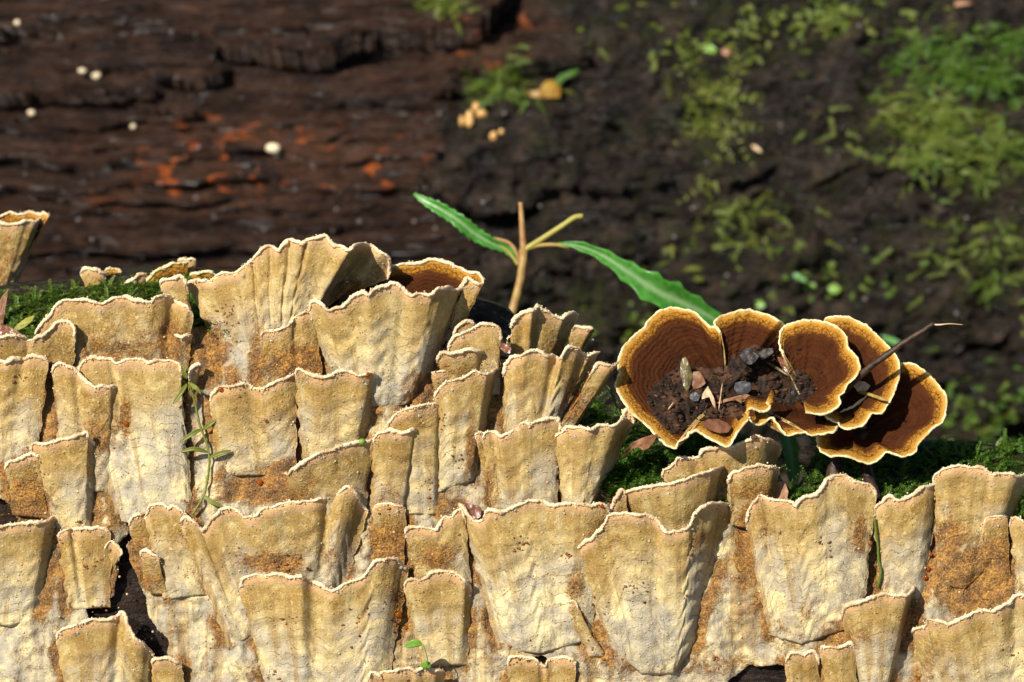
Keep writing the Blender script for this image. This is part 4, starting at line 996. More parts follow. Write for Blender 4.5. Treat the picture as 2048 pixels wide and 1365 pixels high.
# ------------------------------------------------------------------ litter, soil, droplets
def blob(name, u, v, rad, mat, label=None, cat=None, group=None, lift=0.4, seed=0, squash=0.75, rough=0.25, sub=ICO2, kind=None):
    pos, w = SURF(u, v)
    vv, ff = sub
    nzv = 1+rough*fbm(vv[:, 0]*1.6+seed*3.1, vv[:, 1]*1.6, vv[:, 2]*1.6+seed, 3, seed)
    a = vv*nzv[:, None]*rad*S
    q = a[:, :1]*AX+a[:, 1:2]*AU+a[:, 2:3]*AN*squash
    c = pos+AN*rad*lift*S
    o = mk(name, q+c, ff, mat, None, {"tint": np.zeros(len(q))}, None, pos)
    return tag(o, label, cat, group, kind)

SOIL = [(1290, 790), (1315, 765), (1345, 745), (1362, 716), (1385, 730), (1415, 738), (1445, 735), (1478, 704), (1505, 690), (1545, 700), (1570, 735), (1596, 742), (1618, 748), (1632, 768), (1626, 790), (1604, 806), (1575, 812), (1545, 800), (1520, 795), (1492, 812), (1480, 838), (1440, 838), (1400, 848), (1372, 862), (1345, 872), (1322, 850), (1300, 820)]
def soil_bed():
    us = np.arange(1280, 1660, 3.0); vs = np.arange(684, 880, 3.0)
    V, U = np.meshgrid(vs, us, indexing='ij')
    ins = inpoly(U+fbm(U/12, V/12, 0, 2, 3)*6, V+fbm(U/12, V/12, 0, 2, 4)*6, SOIL)
    W = np.zeros_like(U)
    for a in range(U.shape[0]):
        best = np.full(U.shape[1], -1e9)
        for (ru, rv, rw, rp), lim in ((REG[-2], 1e9), (REG[-1], 25.0)):
            d = (ru[None]-U[a][:, None])**2+(rv[None]-V[a][:, None])**2
            k = d.argmin(1); dd = d[np.arange(len(k)), k]
            best = np.maximum(best, np.where(dd < lim, rw[k], -1e9))
        W[a] = best
    # fill: sits above the cup's inner face, deeper in the middle
    pl = np.array(SOIL, float)
    dist = np.sqrt(((U[..., None]-resample(np.vstack([pl, pl[:1]]), step=6, smooth=False)[:, 0])**2+(V[..., None]-resample(np.vstack([pl, pl[:1]]), step=6, smooth=False)[:, 1])**2).min(-1))
    hgt = np.where(ins, 2+26*sstep(0, 60, dist)+fbm(U/22, V/22, 0, 4, 9)*12*sstep(0, 25, dist)+fbm(U/8, V/8, 0, 3, 10)*8*sstep(0, 12, dist), -8)
    W = W+hgt
    f = gridfaces(*U.shape); keep = (hgt.ravel()[f] > -7).any(1)
    f = f[keep]
    p = P(U, V, W).reshape(-1, 3)
    o = mk("soil_fill", p, f[:, ::-1], M["soil"], None, {"tint": np.clip(fbm(U/25, V/25, 0, 3, 12)*1.2, 0, 1).ravel()}, None, P(1450, 790, -20))
    tag(o, "dark crumbly soil filling the hollow of the largest brown cup", "soil", None, "stuff")
    REG.append((U[ins], V[ins], W[ins], p.reshape(U.shape+(3,))[ins]))
soil_bed()
mb = MB()
r2 = random.Random(3)
ncr = 0
while ncr < 430:
    u, v = r2.uniform(1282, 1660), r2.uniform(690, 880)
    if not inpoly(np.array([u]), np.array([v]), SOIL)[0] and r2.random() > 0.03: continue
    if u > 1600 and (v > 806 or v < 738): continue
    pos, w = SURF(u, v)
    rad = r2.choice([1.5, 1.8, 2, 2.2, 2.5, 3, 3.5, 5.5 if r2.random() < 0.4 else 2])
    vv, ff = ICO2
    a = vv*(1+0.95*fbm(vv[:, 0]*1.9+ncr, vv[:, 1]*1.9, vv[:, 2]*1.9, 3, ncr))[:, None]*rad*S*np.array([r2.uniform(.7, 1.8), r2.uniform(.6, 1.1), .8])
    mb.add(a[:, :1]*AX+a[:, 1:2]*AU+a[:, 2:3]*AN+pos+AN*rad*0.35*S, ff, 1.0 if r2.random() < 0.18 else 0.0)
    ncr += 1
tag(mb.build("soil_crumbs", M["soil"], None, P(1450, 790, 0)), "loose dark soil crumbs strewn over the largest brown cup", "soil", None, "stuff")

def flake(name, label, cat, poly, mat, lift=8, tilt=(0, 0), thick=4, group=None, curve=0.0, w=None):
    """flat chip with a polygon outline in photo pixels, real thickness"""
    pl = resample(np.vstack([np.array(poly, float), np.array(poly[:1], float)]), step=4, smooth=False)[:-1]
    c = pl.mean(0); n = len(pl)
    if w is None:
        ws = [SURF(a, b)[1] for a, b in pl[::max(1, n//8)]]
        w = float(np.mean(ws))*0.6+float(np.max(ws))*0.4+lift
    rings = [1.0, 0.93, 0.6, 0.3]
    V = []; 
    for sgn in (1, -1):
        for k in (rings if sgn > 0 else rings[::-1]):
            q = c+(pl-c)*k
            ww = w+(q[:, 0]-c[0])*tilt[0]+(q[:, 1]-c[1])*tilt[1]+curve*((q[:, 0]-c[0])**2)*0.01+sgn*thick*0.5*(1 if k < 1 else 0.35)+fbm(q[:, 0]/14, q[:, 1]/14, 0, 2, n)*3
            V.append(P(q[:, 0], q[:, 1], ww))
    V = np.array(V); m = len(V)
    i = np.arange(m*n).reshape(m, n); j = np.roll(i, -1, 1)
    f = np.stack([i[:-1], j[:-1], j[1:], i[1:]], -1).reshape(-1, 4)
    f = np.vstack([f, np.stack([i[-1], j[-1], j[0], i[0]], -1)])[:, ::-1]
    mid = [i[3], i[4]]
    # close the two centres
    v2 = np.vstack([V.reshape(-1, 3), V[3].mean(0), V[4].mean(0)])
    f = f[~((f == i[3][0]).any(1) & (f == i[4][0]).any(1))] if False else f
    tri = np.vstack([np.stack([j[3], i[3], np.full(n, m*n)], 1), np.stack([i[4], j[4], np.full(n, m*n+1)], 1)])
    qk = ~(np.isin(f, i[3]).any(1) & np.isin(f, i[4]).any(1))
    o = mk(name, v2, [f[qk], tri], mat, None, {"tint": np.zeros(len(v2))}, None, v2.mean(0), smooth=False)
    return tag(o, label, cat, group)

def needle(name, label, cat, pts, rad, mat, group=None, n=6, taper=True):
    pts = np.array(pts, float)
    q = resample(pts, n=max(10, len(pts)*5))
    p = P(q[:, 0], q[:, 1], q[:, 2])
    k = np.linspace(0, 1, len(p))
    r = rad*S*(np.clip(np.minimum(k, 1-k)*6, 0.25, 1) if taper else np.ones(len(p)))
    v, f = tube(p, r, n, 0.12, len(p))
    o = mk(name, v, f, mat, None, {"tint": np.zeros(len(v))}, None, p[0])
    return tag(o, label, cat, group)
def sw(u, v, d=4): return SURF(u, v)[1]+d

flake("bark_flake", "grey slate coloured bark flake lying in the soil of the largest cup", "bark flake", [(1470, 766), (1486, 762), (1502, 766), (1503, 780), (1494, 790), (1475, 790), (1468, 778)], M["slate"], 12)
flake("bark_flake", "small pale grey flake under the forked straw husk", "bark flake", [(1380, 788), (1392, 784), (1401, 792), (1397, 803), (1386, 804), (1379, 797)], M["slate"], 10)
flake("bark_chip", "angular dark bark chip on the soil near the cup's back wall", "bark chip", [(1478, 712), (1488, 697), (1500, 695), (1508, 703), (1520, 712), (1512, 724), (1500, 732), (1486, 724)], M["chip"], 20, (0, .3), 7)
flake("bark_chip", "second dark bark chip tilted against the angular one", "bark chip", [(1514, 708), (1528, 697), (1546, 696), (1548, 706), (1534, 716), (1520, 722)], M["chip"], 20, (.2, 0), 7)
flake("bud_scale", "long olive bud scale lying on the soil in the largest cup", "bud scale", [(1364, 716), (1372, 714), (1380, 730), (1386, 752), (1380, 776), (1374, 786), (1366, 772), (1360, 748), (1360, 730)], M["olive"], 14, (0, .1), 5, curve=-3)
flake("leaf_scrap", "crumpled pink brown leaf scrap beside the olive bud scale", "leaf scrap", [(1386, 744), (1398, 742), (1408, 756), (1412, 768), (1402, 776), (1388, 780), (1382, 768)], M["dry"], 14, (.2, 0), 4)
flake("straw_husk", "pale straw husk forked like a V on the dark soil", "husk", [(1416, 772), (1421, 782), (1428, 795), (1431, 806), (1431, 818), (1425, 810), (1420, 796), (1415, 786), (1408, 794), (1403, 800), (1405, 788)], M["husk"], 20, (0, .1), 4)
flake("bark_strip", "red brown bark strip lying across the soil", "bark strip", [(1432, 806), (1448, 799), (1472, 793), (1492, 788), (1502, 792), (1500, 796), (1484, 800), (1484, 808), (1476, 800), (1456, 803), (1436, 809)], M["redbark"], 18, (0, 0), 4)
flake("russet_scale", "shiny russet bud scale at the edge of the round brown fan", "bud scale", [(1554, 714), (1566, 716), (1582, 724), (1590, 744), (1586, 758), (1574, 748), (1562, 734)], M["russet"], 16, (.1, .2), 4)
flake("leaf_scrap", "dull purple brown leaf scrap in the lee of the round fan", "leaf scrap", [(1586, 772), (1602, 766), (1614, 778), (1608, 796), (1592, 800), (1580, 788)], M["chip"], 12, (0, .1), 4)
flake("russet_scale", "flat oval brown wood chip resting on the largest cup's front margin", "wood chip", [(1406, 845), (1416, 838), (1436, 838), (1456, 846), (1464, 856), (1458, 866), (1440, 868), (1420, 862), (1408, 854)], flat_mat("brown_wood_chip", (0.085, 0.030, 0.012), (0.15, 0.055, 0.02), 200, 0.7, 0.001, 0.3), 22, (0, .3), 10)
flake("husk_scrap", "pale papery scrap lodged inside the rear brown fan", "husk", [(1706, 772), (1716, 762), (1730, 764), (1742, 772), (1734, 782), (1718, 786)], M["husk"], 8, (0, .3), 3)
needle("dry_needle", "thin upright straw needle beside the forked husk", "needle", [(1445, 765, sw(1445, 765, 16)), (1441, 795, sw(1441, 795, 18)), (1437, 822, sw(1437, 822, 14))], 1.3, M["husk"])
needle("dry_needle", "thin orange needle stuck beside the russet bud scale", "needle", [(1563, 712, sw(1563, 712, 18)), (1565, 728, sw(1565, 728, 22)), (1566, 742, sw(1566, 742, 18))], 1.2, M["stem"])
needle("dry_needle", "short straw needle on the soil by the cup's left wall", "needle", [(1336, 820, sw(1336, 820, 8)), (1342, 812, sw(1342, 812, 10)), (1348, 804, sw(1348, 804, 8))], 1.6, M["husk"])
needle("olive_splinter", "olive splinter pointing out from under the russet bud scale", "splinter", [(1532, 724, sw(1532, 724, 12)), (1556, 738, sw(1556, 738, 18)), (1580, 754, sw(1580, 754, 14))], 3.2, M["olive"])
needle("straw_stick", "yellow straw stick lying across the rear brown fan", "stick", [(1712, 782, sw(1712, 782, 10)), (1740, 790, sw(1740, 790, 12)), (1777, 803, 30)], 4.0, flat_mat("straw_stick", (0.20, 0.13, 0.03), (0.34, 0.24, 0.07), 300, 0.5, 0.0005))
tw = empty("dead_twig", P(1690, 775, 10))
tag(tw, "dark dead twig jutting out of the rear brown fan", "twig")
org = np.array(tw.location)
q = resample(np.array([(1676, 800, -30), (1700, 770, 0), (1740, 735, 22), (1790, 698, 36), (1830, 672, 44), (1868, 648, 50)], float), n=40)
pp = P(q[:, 0], q[:, 1], q[:, 2]); v, f = tube(pp, np.linspace(7.5, 5.0, 40)*S*(1+0.12*fbm(np.arange(40)/4, np.zeros(40), 0, 2, 3)), 10, 0.06, 2)
mk("stick", v, f, M["twig"], None, {"tint": np.zeros(len(v))}, tw, org)
q = resample(np.array([(1864, 650, 50), (1880, 650, 52), (1900, 648, 54), (1926, 650, 56)], float), n=20)
v, f = tube(P(q[:, 0], q[:, 1], q[:, 2]), np.linspace(2.2, 0.6, 20)*S, 6)
mk("fibre", v, f, M["husk"], None, {"tint": np.zeros(len(v))}, tw, org)

flake("bark_chip", "dark red brown chip stuck beside the rounded tan bracket", "bark chip", [(1000, 686), (1008, 686), (1024, 698), (1021, 708), (1012, 708), (1000, 698)], M["russet"], 10, (.1, .2), 6, w=66)
flake("bark_scrap", "dark brown bark scrap poking from the notch of the huge smooth bracket", "bark scrap", [(925, 1004), (940, 1008), (958, 1012), (964, 1020), (962, 1036), (950, 1040), (938, 1030)], M["russet"], 0, (0, .3), 8, w=70)
flake("bark_flake", "red brown bark flake wedged upright beside the rolled tip fan", "bark flake", [(1186, 1012), (1196, 985), (1214, 964), (1228, 960), (1233, 980), (1226, 1004), (1214, 1030), (1196, 1040)], M["redbark"], 0, (0, .2), 6, w=14)
flake("bark_chunk", "rough red brown chunk behind the arched orange stained bracket", "bark chunk", [(1546, 972), (1560, 962), (1572, 966), (1578, 984), (1574, 1004), (1552, 1010), (1542, 992)], M["redbark"], 0, (0, .2), 18, w=4)
flake("dry_leaf", "curled dry brown leaf hanging under the largest cup's left margin", "leaf", [(1240, 918), (1252, 900), (1264, 886), (1284, 876), (1304, 870), (1316, 868), (1308, 884), (1296, 898), (1286, 902), (1280, 896), (1268, 896), (1254, 906)], M["dry"], 0, (.1, .1), 2.5, w=40, curve=4)
flake("dry_leaf", "brown leaf tip standing against the green moss at the bracket stand's end", "leaf", [(-14, 655), (-6, 610), (6, 590), (18, 576), (14, 600), (10, 625), (6, 655)], M["dry"], 0, (.1, .1), 3, w=-60)
flake("yellow_leaf", "lime yellow leaf lying on the green moss by the amber brackets", "leaf", [(24, 662), (36, 648), (52, 636), (70, 630), (66, 642), (52, 654), (36, 662)], flat_mat("lime_yellow_leaf", (0.20, 0.20, 0.012), (0.34, 0.33, 0.03), 90, 0.5, 0.0004, 0.4, (0.4, 0.4, 0.02)), 0, (.1, .4), 2.5, w=-40)
flake("bark_scrap", "dark red bark scrap at the foot of the green moss", "bark scrap", [(-20, 660), (0, 648), (22, 654), (44, 668), (50, 680), (20, 676), (-20, 672)], M["russet"], 0, (0, .2), 8, w=14)

# resin beads
def bead(u, v, r, lab): blob("resin_bead", u, v, r, M["resin"], lab, "resin bead", "amber resin beads", 0.35, int(u), 0.8, 0.12)
for u, v, r, lab in [(443, 779, 6.5, "amber resin bead on the corner of the broad ochre bracket"), (735, 748, 6.5, "amber resin bead on the margin of the square shouldered bracket"),
                     (577, 756, 4.5, "amber resin bead where the ochre and square shouldered brackets meet"), (1202, 1011, 5.5, "amber resin bead on the margin of the huge smooth bracket"),
                     (798, 1228, 8, "large amber resin bead between the double lobed and arched brackets"), (812, 1258, 5, "small amber resin bead just under the large one"),
                     (252, 848, 7, "amber resin bead in the crevice left of the straight sided bracket"), (1855, 1140, 7, "amber resin bead running down beside the narrow bracket"),
                     (1853, 1156, 6, "second amber resin bead in the run beside the narrow bracket"), (1862, 1110, 5, "top amber resin bead in the run beside the narrow bracket"),
                     (1740, 1087, 6, "flat brown resin bead left of the green strand"), (520, 966, 8, "honey coloured resin lump under the broad ochre bracket")]:
    bead(u, v, r*0.85, lab)
# dew along the margins
mb = MB(); r3 = random.Random(5)
for r, mid, wv in RIMS[:-4]:
    n = len(r)
    for _ in range(max(1, n//26)):
        k = r3.randrange(n); rad = r3.choice([1.6, 1.8, 2.0, 2.4, 3.0])
        vv, ff = ICO2
        du = r3.uniform(4, 22)
        q, w = SURF(r[k, 0], r[k, 1]+du)
        mb.add((vv[:, :1]*AX+vv[:, 1:2]*AU+vv[:, 2:3]*AN)*rad*S+q+AN*rad*0.5*S, ff)
tag(mb.build("dew_drops", M["water"], None, P(1000, 1000, 60)), "tiny clear dew drops beading the bracket margins", "dew", None, "stuff")
# grains of dirt and knobs on the pale faces
mb = MB(); mk2 = MB(); r4 = random.Random(9)
cl = [(r4.uniform(0, 2048), r4.uniform(700, 1365)) for _ in range(50)]+[(460, 620), (455, 640), (470, 680), (885, 720), (790, 1245), (720, 1230), (1040, 1085), (1035, 1100), (1265, 1175), (1290, 1190), (1650, 1100), (1660, 1085), (1540, 1065), (570, 1120), (600, 1130), (2030, 1310), (1110, 760), (1725, 1040), (1722, 1060), (1160, 1180), (905, 1090), (790, 1100)]
for cu, cv in cl:
    for _ in range(r4.randrange(3, 14)):
        u, v = cu+r4.gauss(0, 11), cv+r4.gauss(0, 11)
        if v < crust_top(u)+20 and v > 690: continue
        best = None
        q, w = SURF(u, v)
        rad = r4.choice([1.2, 1.5, 1.9, 2.4, 3.0]); vv, ff = ICO1
        a = vv*(1+0.8*fbm(vv[:, 0]*2+u, vv[:, 1]*2, vv[:, 2]*2, 2, 1))[:, None]*rad*S*np.array([r4.uniform(.7, 1.7), 1, .6])
        mb.add(a[:, :1]*AX+a[:, 1:2]*AU+a[:, 2:3]*AN*0.7+q+AN*0.3*S, ff)
tag(mb.build("dirt_grains", flat_mat("red_dirt_grain", (0.075, 0.024, 0.006), (0.22, 0.075, 0.016), 300, 0.5, 0.0005, 0.4), None, P(1000, 1000, 60)), "red brown dirt grains scattered in clusters over the pale brackets", "dirt", None, "stuff")
for _ in range(330):
    u, v = r4.uniform(0, 2048), r4.uniform(600, 1365)
    q, w = SURF(u, v, 4.0)
    if v < crest(u): continue
    rad = r4.choice([1.2, 1.4, 1.8, 2.2, 2.8]); vv, ff = ICO1
    mk2.add((vv[:, :1]*AX+vv[:, 1:2]*AU+vv[:, 2:3]*AN*0.8)*rad*S+q, ff)
ob = mk2.build("fungus_knobs", flat_mat("knob_cream", (0.36, 0.27, 0.14), (0.56, 0.43, 0.25), 300, 0.6, 0.0), None, P(1000, 1000, 60))
tag(ob, "tiny pale warts dotting the bracket faces", "warts", None, "stuff")

# ------------------------------------------------------------------ plants
def blade(pts, width, mat, name, parent=None, origin=None, label=None, cat=None, group=None, fold=0.25, serr=0.0, side=None, nw=7, world=False, tint=0.0, wave=0.0):
    """leaf blade along a centre line given as (u, v, w)"""
    q = resample(np.array(pts, float), n=46)
    c = P(q[:, 0], q[:, 1], q[:, 2])
    t = np.gradient(c, axis=0); t /= np.linalg.norm(t, axis=1)[:, None]
    sd_ = np.cross(t, AN if side is None else side); sd_ /= np.linalg.norm(sd_, axis=1)[:, None]
    nn = np.cross(sd_, t)
    k = np.linspace(0, 1, len(c))
    wd = np.interp(k, np.linspace(0, 1, len(width)), width)*S
    wd = wd*(1+serr*np.abs(((k*15) % 1)-0.5)*2-serr*0.5)
    x = np.linspace(-1, 1, nw)
    v = c[:, None]+sd_[:, None]*(x[None, :, None]*wd[:, None, None])+nn[:, None]*((np.abs(x)[None, :]*fold+wave*np.sin(k*26)[:, None]*np.abs(x)[None])[..., None]*wd[:, None, None])
    o = mk(name, v.reshape(-1, 3), gridfaces(len(c), nw), mat, None, {"tint": np.tile(np.exp(-(x*5)**2)*0.8, len(c))+tint}, parent, origin if origin is not None else c[0])
    m = o.modifiers.new("thickness", 'SOLIDIFY'); m.thickness = 0.0003
    return tag(o, label, cat, group)

ws = -420
sd_root = empty("seedling", P(960, 1330, ws))
tag(sd_root, "slender seedling with ochre stem and two long green leaves behind the brackets", "seedling")
so = np.array(sd_root.location)
def stemtube(pts, r0, r1, tint, name):
    q = resample(np.array(pts, float), n=30); p = P(q[:, 0], q[:, 1], q[:, 2])
    v, f = tube(p, np.linspace(r0, r1, 30)*S, 9, 0.05, 4)
    mk(name, v, f, M["stem"], None, {"tint": np.full(len(v), tint)}, sd_root, so)
stemtube([(960, 1330, ws), (985, 900, ws), (1005, 700, ws), (1026, 620, ws), (1042, 560, ws), (1047, 500, ws)], 13, 9.5, 0.15, "stem")
stemtube([(1047, 502, ws), (1044, 450, ws), (1041, 405, ws)], 8, 5, 0.0, "dead_tip")
stemtube([(1050, 500, ws), (1085, 478, ws), (1125, 452, ws), (1150, 435, ws), (1166, 433, ws)], 7, 6, 0.7, "side_shoot")
stemtube([(1052, 500, ws), (1075, 492, ws), (1110, 490, ws), (1140, 495, ws)], 5, 4, 0.3, "leaf_stalk")
stemtube([(1042, 535, ws), (1030, 500, ws), (1015, 485, ws), (985, 478, ws), (938, 479, ws)], 5, 3.5, 0.05, "leaf_stalk")
stemtube([(1036, 530, ws), (1018, 505, ws), (1000, 492, ws)], 4, 3, 0.6, "leaf_stalk")
blade([(1115, 488, ws), (1150, 490, ws+8), (1200, 508, ws+14), (1250, 540, ws+20), (1310, 580, ws+14), (1370, 608, ws), (1430, 640, ws-20), (1480, 690, ws-50), (1540, 780, ws-70), (1572, 860, ws-60), (1585, 930, ws-50), (1590, 1000, ws-40)],
      [2, 9, 13, 20, 29, 31, 24, 15, 14, 16, 18, 18, 18, 17, 12, 3], M["leaf"], "leaf", sd_root, so, fold=0.55, serr=0.40, wave=0.22)
blade([(1040, 530, ws), (1015, 500, ws), (985, 488, ws+5), (950, 468, ws+10), (915, 440, ws+16), (880, 418, ws+10), (850, 402, ws), (828, 388, ws-10)],
      [2, 8, 10, 14, 15, 14, 13, 10, 3], M["leaf"], "leaf", sd_root, so, fold=0.5, serr=0.35, wave=0.25)

def frond(base, dirv, nrm, length, pairs, lw, ll, mbx, val, r, droop=0.3):
    """moss shoot: thin stem with rows of small leaves"""
    dirv = dirv/np.linalg.norm(dirv); sv = np.cross(dirv, nrm); sv /= np.linalg.norm(sv)+1e-9
    up = np.cross(sv, dirv)
    ks = np.linspace(0, 1, pairs)
    vs = []; fs = []
    for i, k in enumerate(ks):
        c = base+dirv*length*k-up*droop*length*k*k
        for sg in (-1, 1):
            l = ll*(1.1-0.6*k)*r.uniform(0.75, 1.2)
            d = sv*sg*0.8+dirv*r.uniform(0.35, 0.9)+up*r.uniform(-0.1, 0.5); d /= np.linalg.norm(d)
            a = np.cross(d, up+sv*r.uniform(-.6, .6)); a /= np.linalg.norm(a)+1e-9
            m = len(vs)
            vs += [c, c+d*l*0.5+a*lw, c+d*l, c+d*l*0.5-a*lw]; fs.append((m, m+1, m+2, m+3))
    m = len(vs); e = base+dirv*length-up*droop*length
    vs += [base-sv*lw*0.35, base+sv*lw*0.35, e+sv*lw*0.1, e-sv*lw*0.1]; fs.append((m, m+1, m+2, m+3))
    mbx.add(np.array(vs), np.array(fs), val)

def top_moss(u0, u1, n, dlo, dhi, seed, name, label, pairs=9, ln=(18, 42), bias=None, val=(0, 0.25)):
    mbx = MB(); r = random.Random(seed)
    for _ in range(n):
        u = r.uniform(u0, u1); d = r.uniform(dlo, dhi)
        if bias and r.random() > bias(u, d): continue
        if d < -25 and abs(u-1583) < 34: continue
        v = float(crest(u))+d; w = float(wface(u, v))
        p = P(u, v, w-3+fbm(u/120, v/70, w/90, 2, 5)*10)
        nrm = np.array([0, -0.25, 0.97])
        dv = np.array([r.gauss(0, .8), r.gauss(-.35, .5), r.uniform(0.3, 1.2)])
        frond(p, dv, nrm+np.array([0, .3, 0]), r.uniform(*ln)*S, pairs, 1.7*S, 7.5*S, mbx, r.uniform(*val), r, 0.35)
    o = mbx.build(name, M["moss"], None, P((u0+u1)/2, float(crest((u0+u1)/2)), 0), smooth=False)
    return tag(o, label, "moss", None, "stuff")
top_moss(1150, 2120, 2600, -124, 22, 21, "moss_mat", "dark green feathery moss on the near log under the brown cups")
top_moss(-200, 470, 1700, -104, 0, 22, "moss_mat", "bright green moss cushion on the near log beside the amber brackets", val=(0.1, 0.7), ln=(12, 30))
top_moss(1180, 1270, 260, -60, 40, 23, "moss_tuft", "vivid green moss tuft under the curled dry leaf", ln=(20, 48), val=(0, 0.1))

# moss in patches on the far log
def wall_moss(cu, cv, ru, rv, n, seed, label, ln=(18, 44), val=(0.2, 1.0), lw=1.5, ll=9, hang=0.8, name="moss_patch", pairs=11):
    mbx = MB(); r = random.Random(seed)
    for _ in range(n):
        u, v = cu+r.gauss(0, ru*0.5), cv+r.gauss(0, rv*0.5)
        if v > 1000 or u > 2200: continue
        if fbm(u/45, v/32, 0, 3, seed) < r.uniform(-0.35, 0.15): continue
        p, nn = BGP(u, v)
        dv = np.array([r.gauss(0, .8), 0, 0])+nn*r.uniform(.2, .7)+np.array([0, -.1, -1])*r.uniform(-.5, 1.0)*hang
        frond(p+nn*0.0006, dv, nn+np.array([0, 0, .3]), r.uniform(*ln)*S*1.2, pairs, lw*S, ll*S, mbx, r.uniform(*val), r, 0.25)
    o = mbx.build(name, M["moss"], None, BGP(cu, cv)[0] if cu < 2150 else None, smooth=False)
    return tag(o, label, "moss", None, "stuff")
wall_moss(1960, 125, 170, 70, 620, 31, "thick bright green moss cushion high on the far log", val=(0, .35), ln=(18, 44))
wall_moss(1880, 260, 190, 80, 520, 32, "yellow green moss spread below the bright cushion on the far log", val=(.4, 1))
wall_moss(1965, 320, 140, 60, 220, 33, "mixed green moss band at the lower edge of the far log's big patch", val=(.2, .9))
wall_moss(1425, 215, 80, 110, 130, 34, "hanging clump of pale olive liverwort straps on the far log", val=(.7, 1.1), ln=(35, 80), lw=3.0, ll=14, hang=1.8, name="liverwort_clump", pairs=5)
wall_moss(1500, 445, 120, 70, 70, 35, "sparse olive moss strands below the liverwort clump", val=(.5, 1))
wall_moss(1980, 520, 130, 90, 170, 36, "loose green moss trailing down the far log's right side", val=(.2, .9))
wall_moss(1000, 170, 80, 50, 130, 37, "small green moss tuft beside the yellow leaf", val=(.2, .7))
wall_moss(1380, 70, 220, 80, 110, 38, "thin olive moss film near the top of the far log", val=(.5, 1), ln=(8, 22))
wall_moss(1670, 30, 200, 50, 170, 39, "scattered moss sprigs along the far log's upper rim", val=(.3, 1), ln=(8, 24))
wall_moss(1660, 560, 190, 70, 60, 40, "few moss sprigs dotted behind the brown cups", val=(.1, .7), ln=(8, 20))
wall_moss(1340, 540, 130, 70, 45, 41, "thin moss strands behind the seedling's long leaf", val=(.4, 1), ln=(8, 22))
wall_moss(1960, 840, 120, 100, 150, 42, "dim green moss low on the far log behind the round cup", val=(.0, .6), ln=(12, 30))
wall_moss(1200, 650, 120, 50, 70, 43, "moss speckles above the leaning slim bracket", val=(.2, .7), ln=(8, 20))
wall_moss(885, 12, 60, 18, 60, 44, "moss drops hanging over the far log's deepest ledge", val=(.5, 1), ln=(12, 34), hang=1.5)

# small things lying on the far log
def on_far(name, label, cat, poly, mat, lift=6, thick=4, tilt=(0, .2), curve=0.0, group=None):
    c = np.mean(np.array(poly, float), 0); p, nn = BGP(c[0], c[1]); w = float(world2px(p+nn*lift*S)[2])
    return flake(name, label, cat, poly, mat, 0, tilt, thick, group, curve, w)
on_far("yellow_leaf", "curled golden leaf lying on the far log", "leaf", [(1045, 180), (1062, 188), (1080, 178), (1092, 162), (1108, 160), (1122, 172), (1120, 196), (1090, 197), (1064, 195)], M["yellow"], 10, 4, (0.1, .5), -0.6)
on_far("green_leaf_tip", "green leaf tip behind the curled golden leaf", "leaf", [(1108, 164), (1120, 150), (1140, 142), (1160, 138), (1152, 150), (1130, 158), (1118, 172)], M["moss"], 24, 4)
G3 = "orange caps on the far log"
for i, (u, v, a, b, lab) in enumerate([(938, 236, 8, 18, "upright orange cap, tallest of the cluster on the far log"), (962, 224, 12, 9, "broad orange cap at the right of the orange cluster"), (950, 214, 7, 11, "slim orange cap at the top of the orange cluster"),
                                       (990, 277, 7, 11, "lone pale orange cap below the orange cluster"), (1000, 264, 6, 6, "little round orange cap beside the lone pale one"), (925, 242, 5, 11, "thin yellow orange cap edge of the cluster")]):
    p, nn = BGP(u, v); vv, ff = ICO2
    a2 = vv*(1+0.35*fbm(vv[:, 0]*1.5+i, vv[:, 1]*1.5, vv[:, 2]*1.5, 2, i))[:, None]*S*1.2
    o = mk("orange_cap", a2[:, :1]*a*AX+a2[:, 1:2]*b*AU+a2[:, 2:3]*6*AN+p+nn*4*S, ff, M["orange"], None, {"tint": np.zeros(len(vv))}, None, p); tag(o, lab, "mushroom", G3)
G4 = "cream caps on the far log"
for i, (u, v, a, b, lab) in enumerate([(195, 151, 11, 9, "larger round cream cap of the pair on the far log's grey grain"), (160, 143, 9, 5, "flatter cream cap beside the larger round one"), (546, 293, 15, 10, "cream cap lying on the rusty patch of the far log"),
                                       (58, 226, 8, 6, "small whitish cap under the far log's dark ledge"), (36, 48, 6, 6, "little cream dot high on the far log"), (263, 255, 6, 5, "little cream dot above the rusty patch"), (553, 310, 9, 6, "duller small cap touching the one on the rusty patch")]):
    p, nn = BGP(u, v); vv, ff = ICO2
    a2 = vv*(1+0.25*fbm(vv[:, 0]*1.5+i, vv[:, 1]*1.5, vv[:, 2]*1.5, 2, i+9))[:, None]*S*1.2
    o = mk("cream_cap", a2[:, :1]*a*AX+a2[:, 1:2]*b*AU+a2[:, 2:3]*5*AN+p+nn*3*S, ff, M["cream"], None, {"tint": np.zeros(len(vv))}, None, p); tag(o, lab, "mushroom", G4)
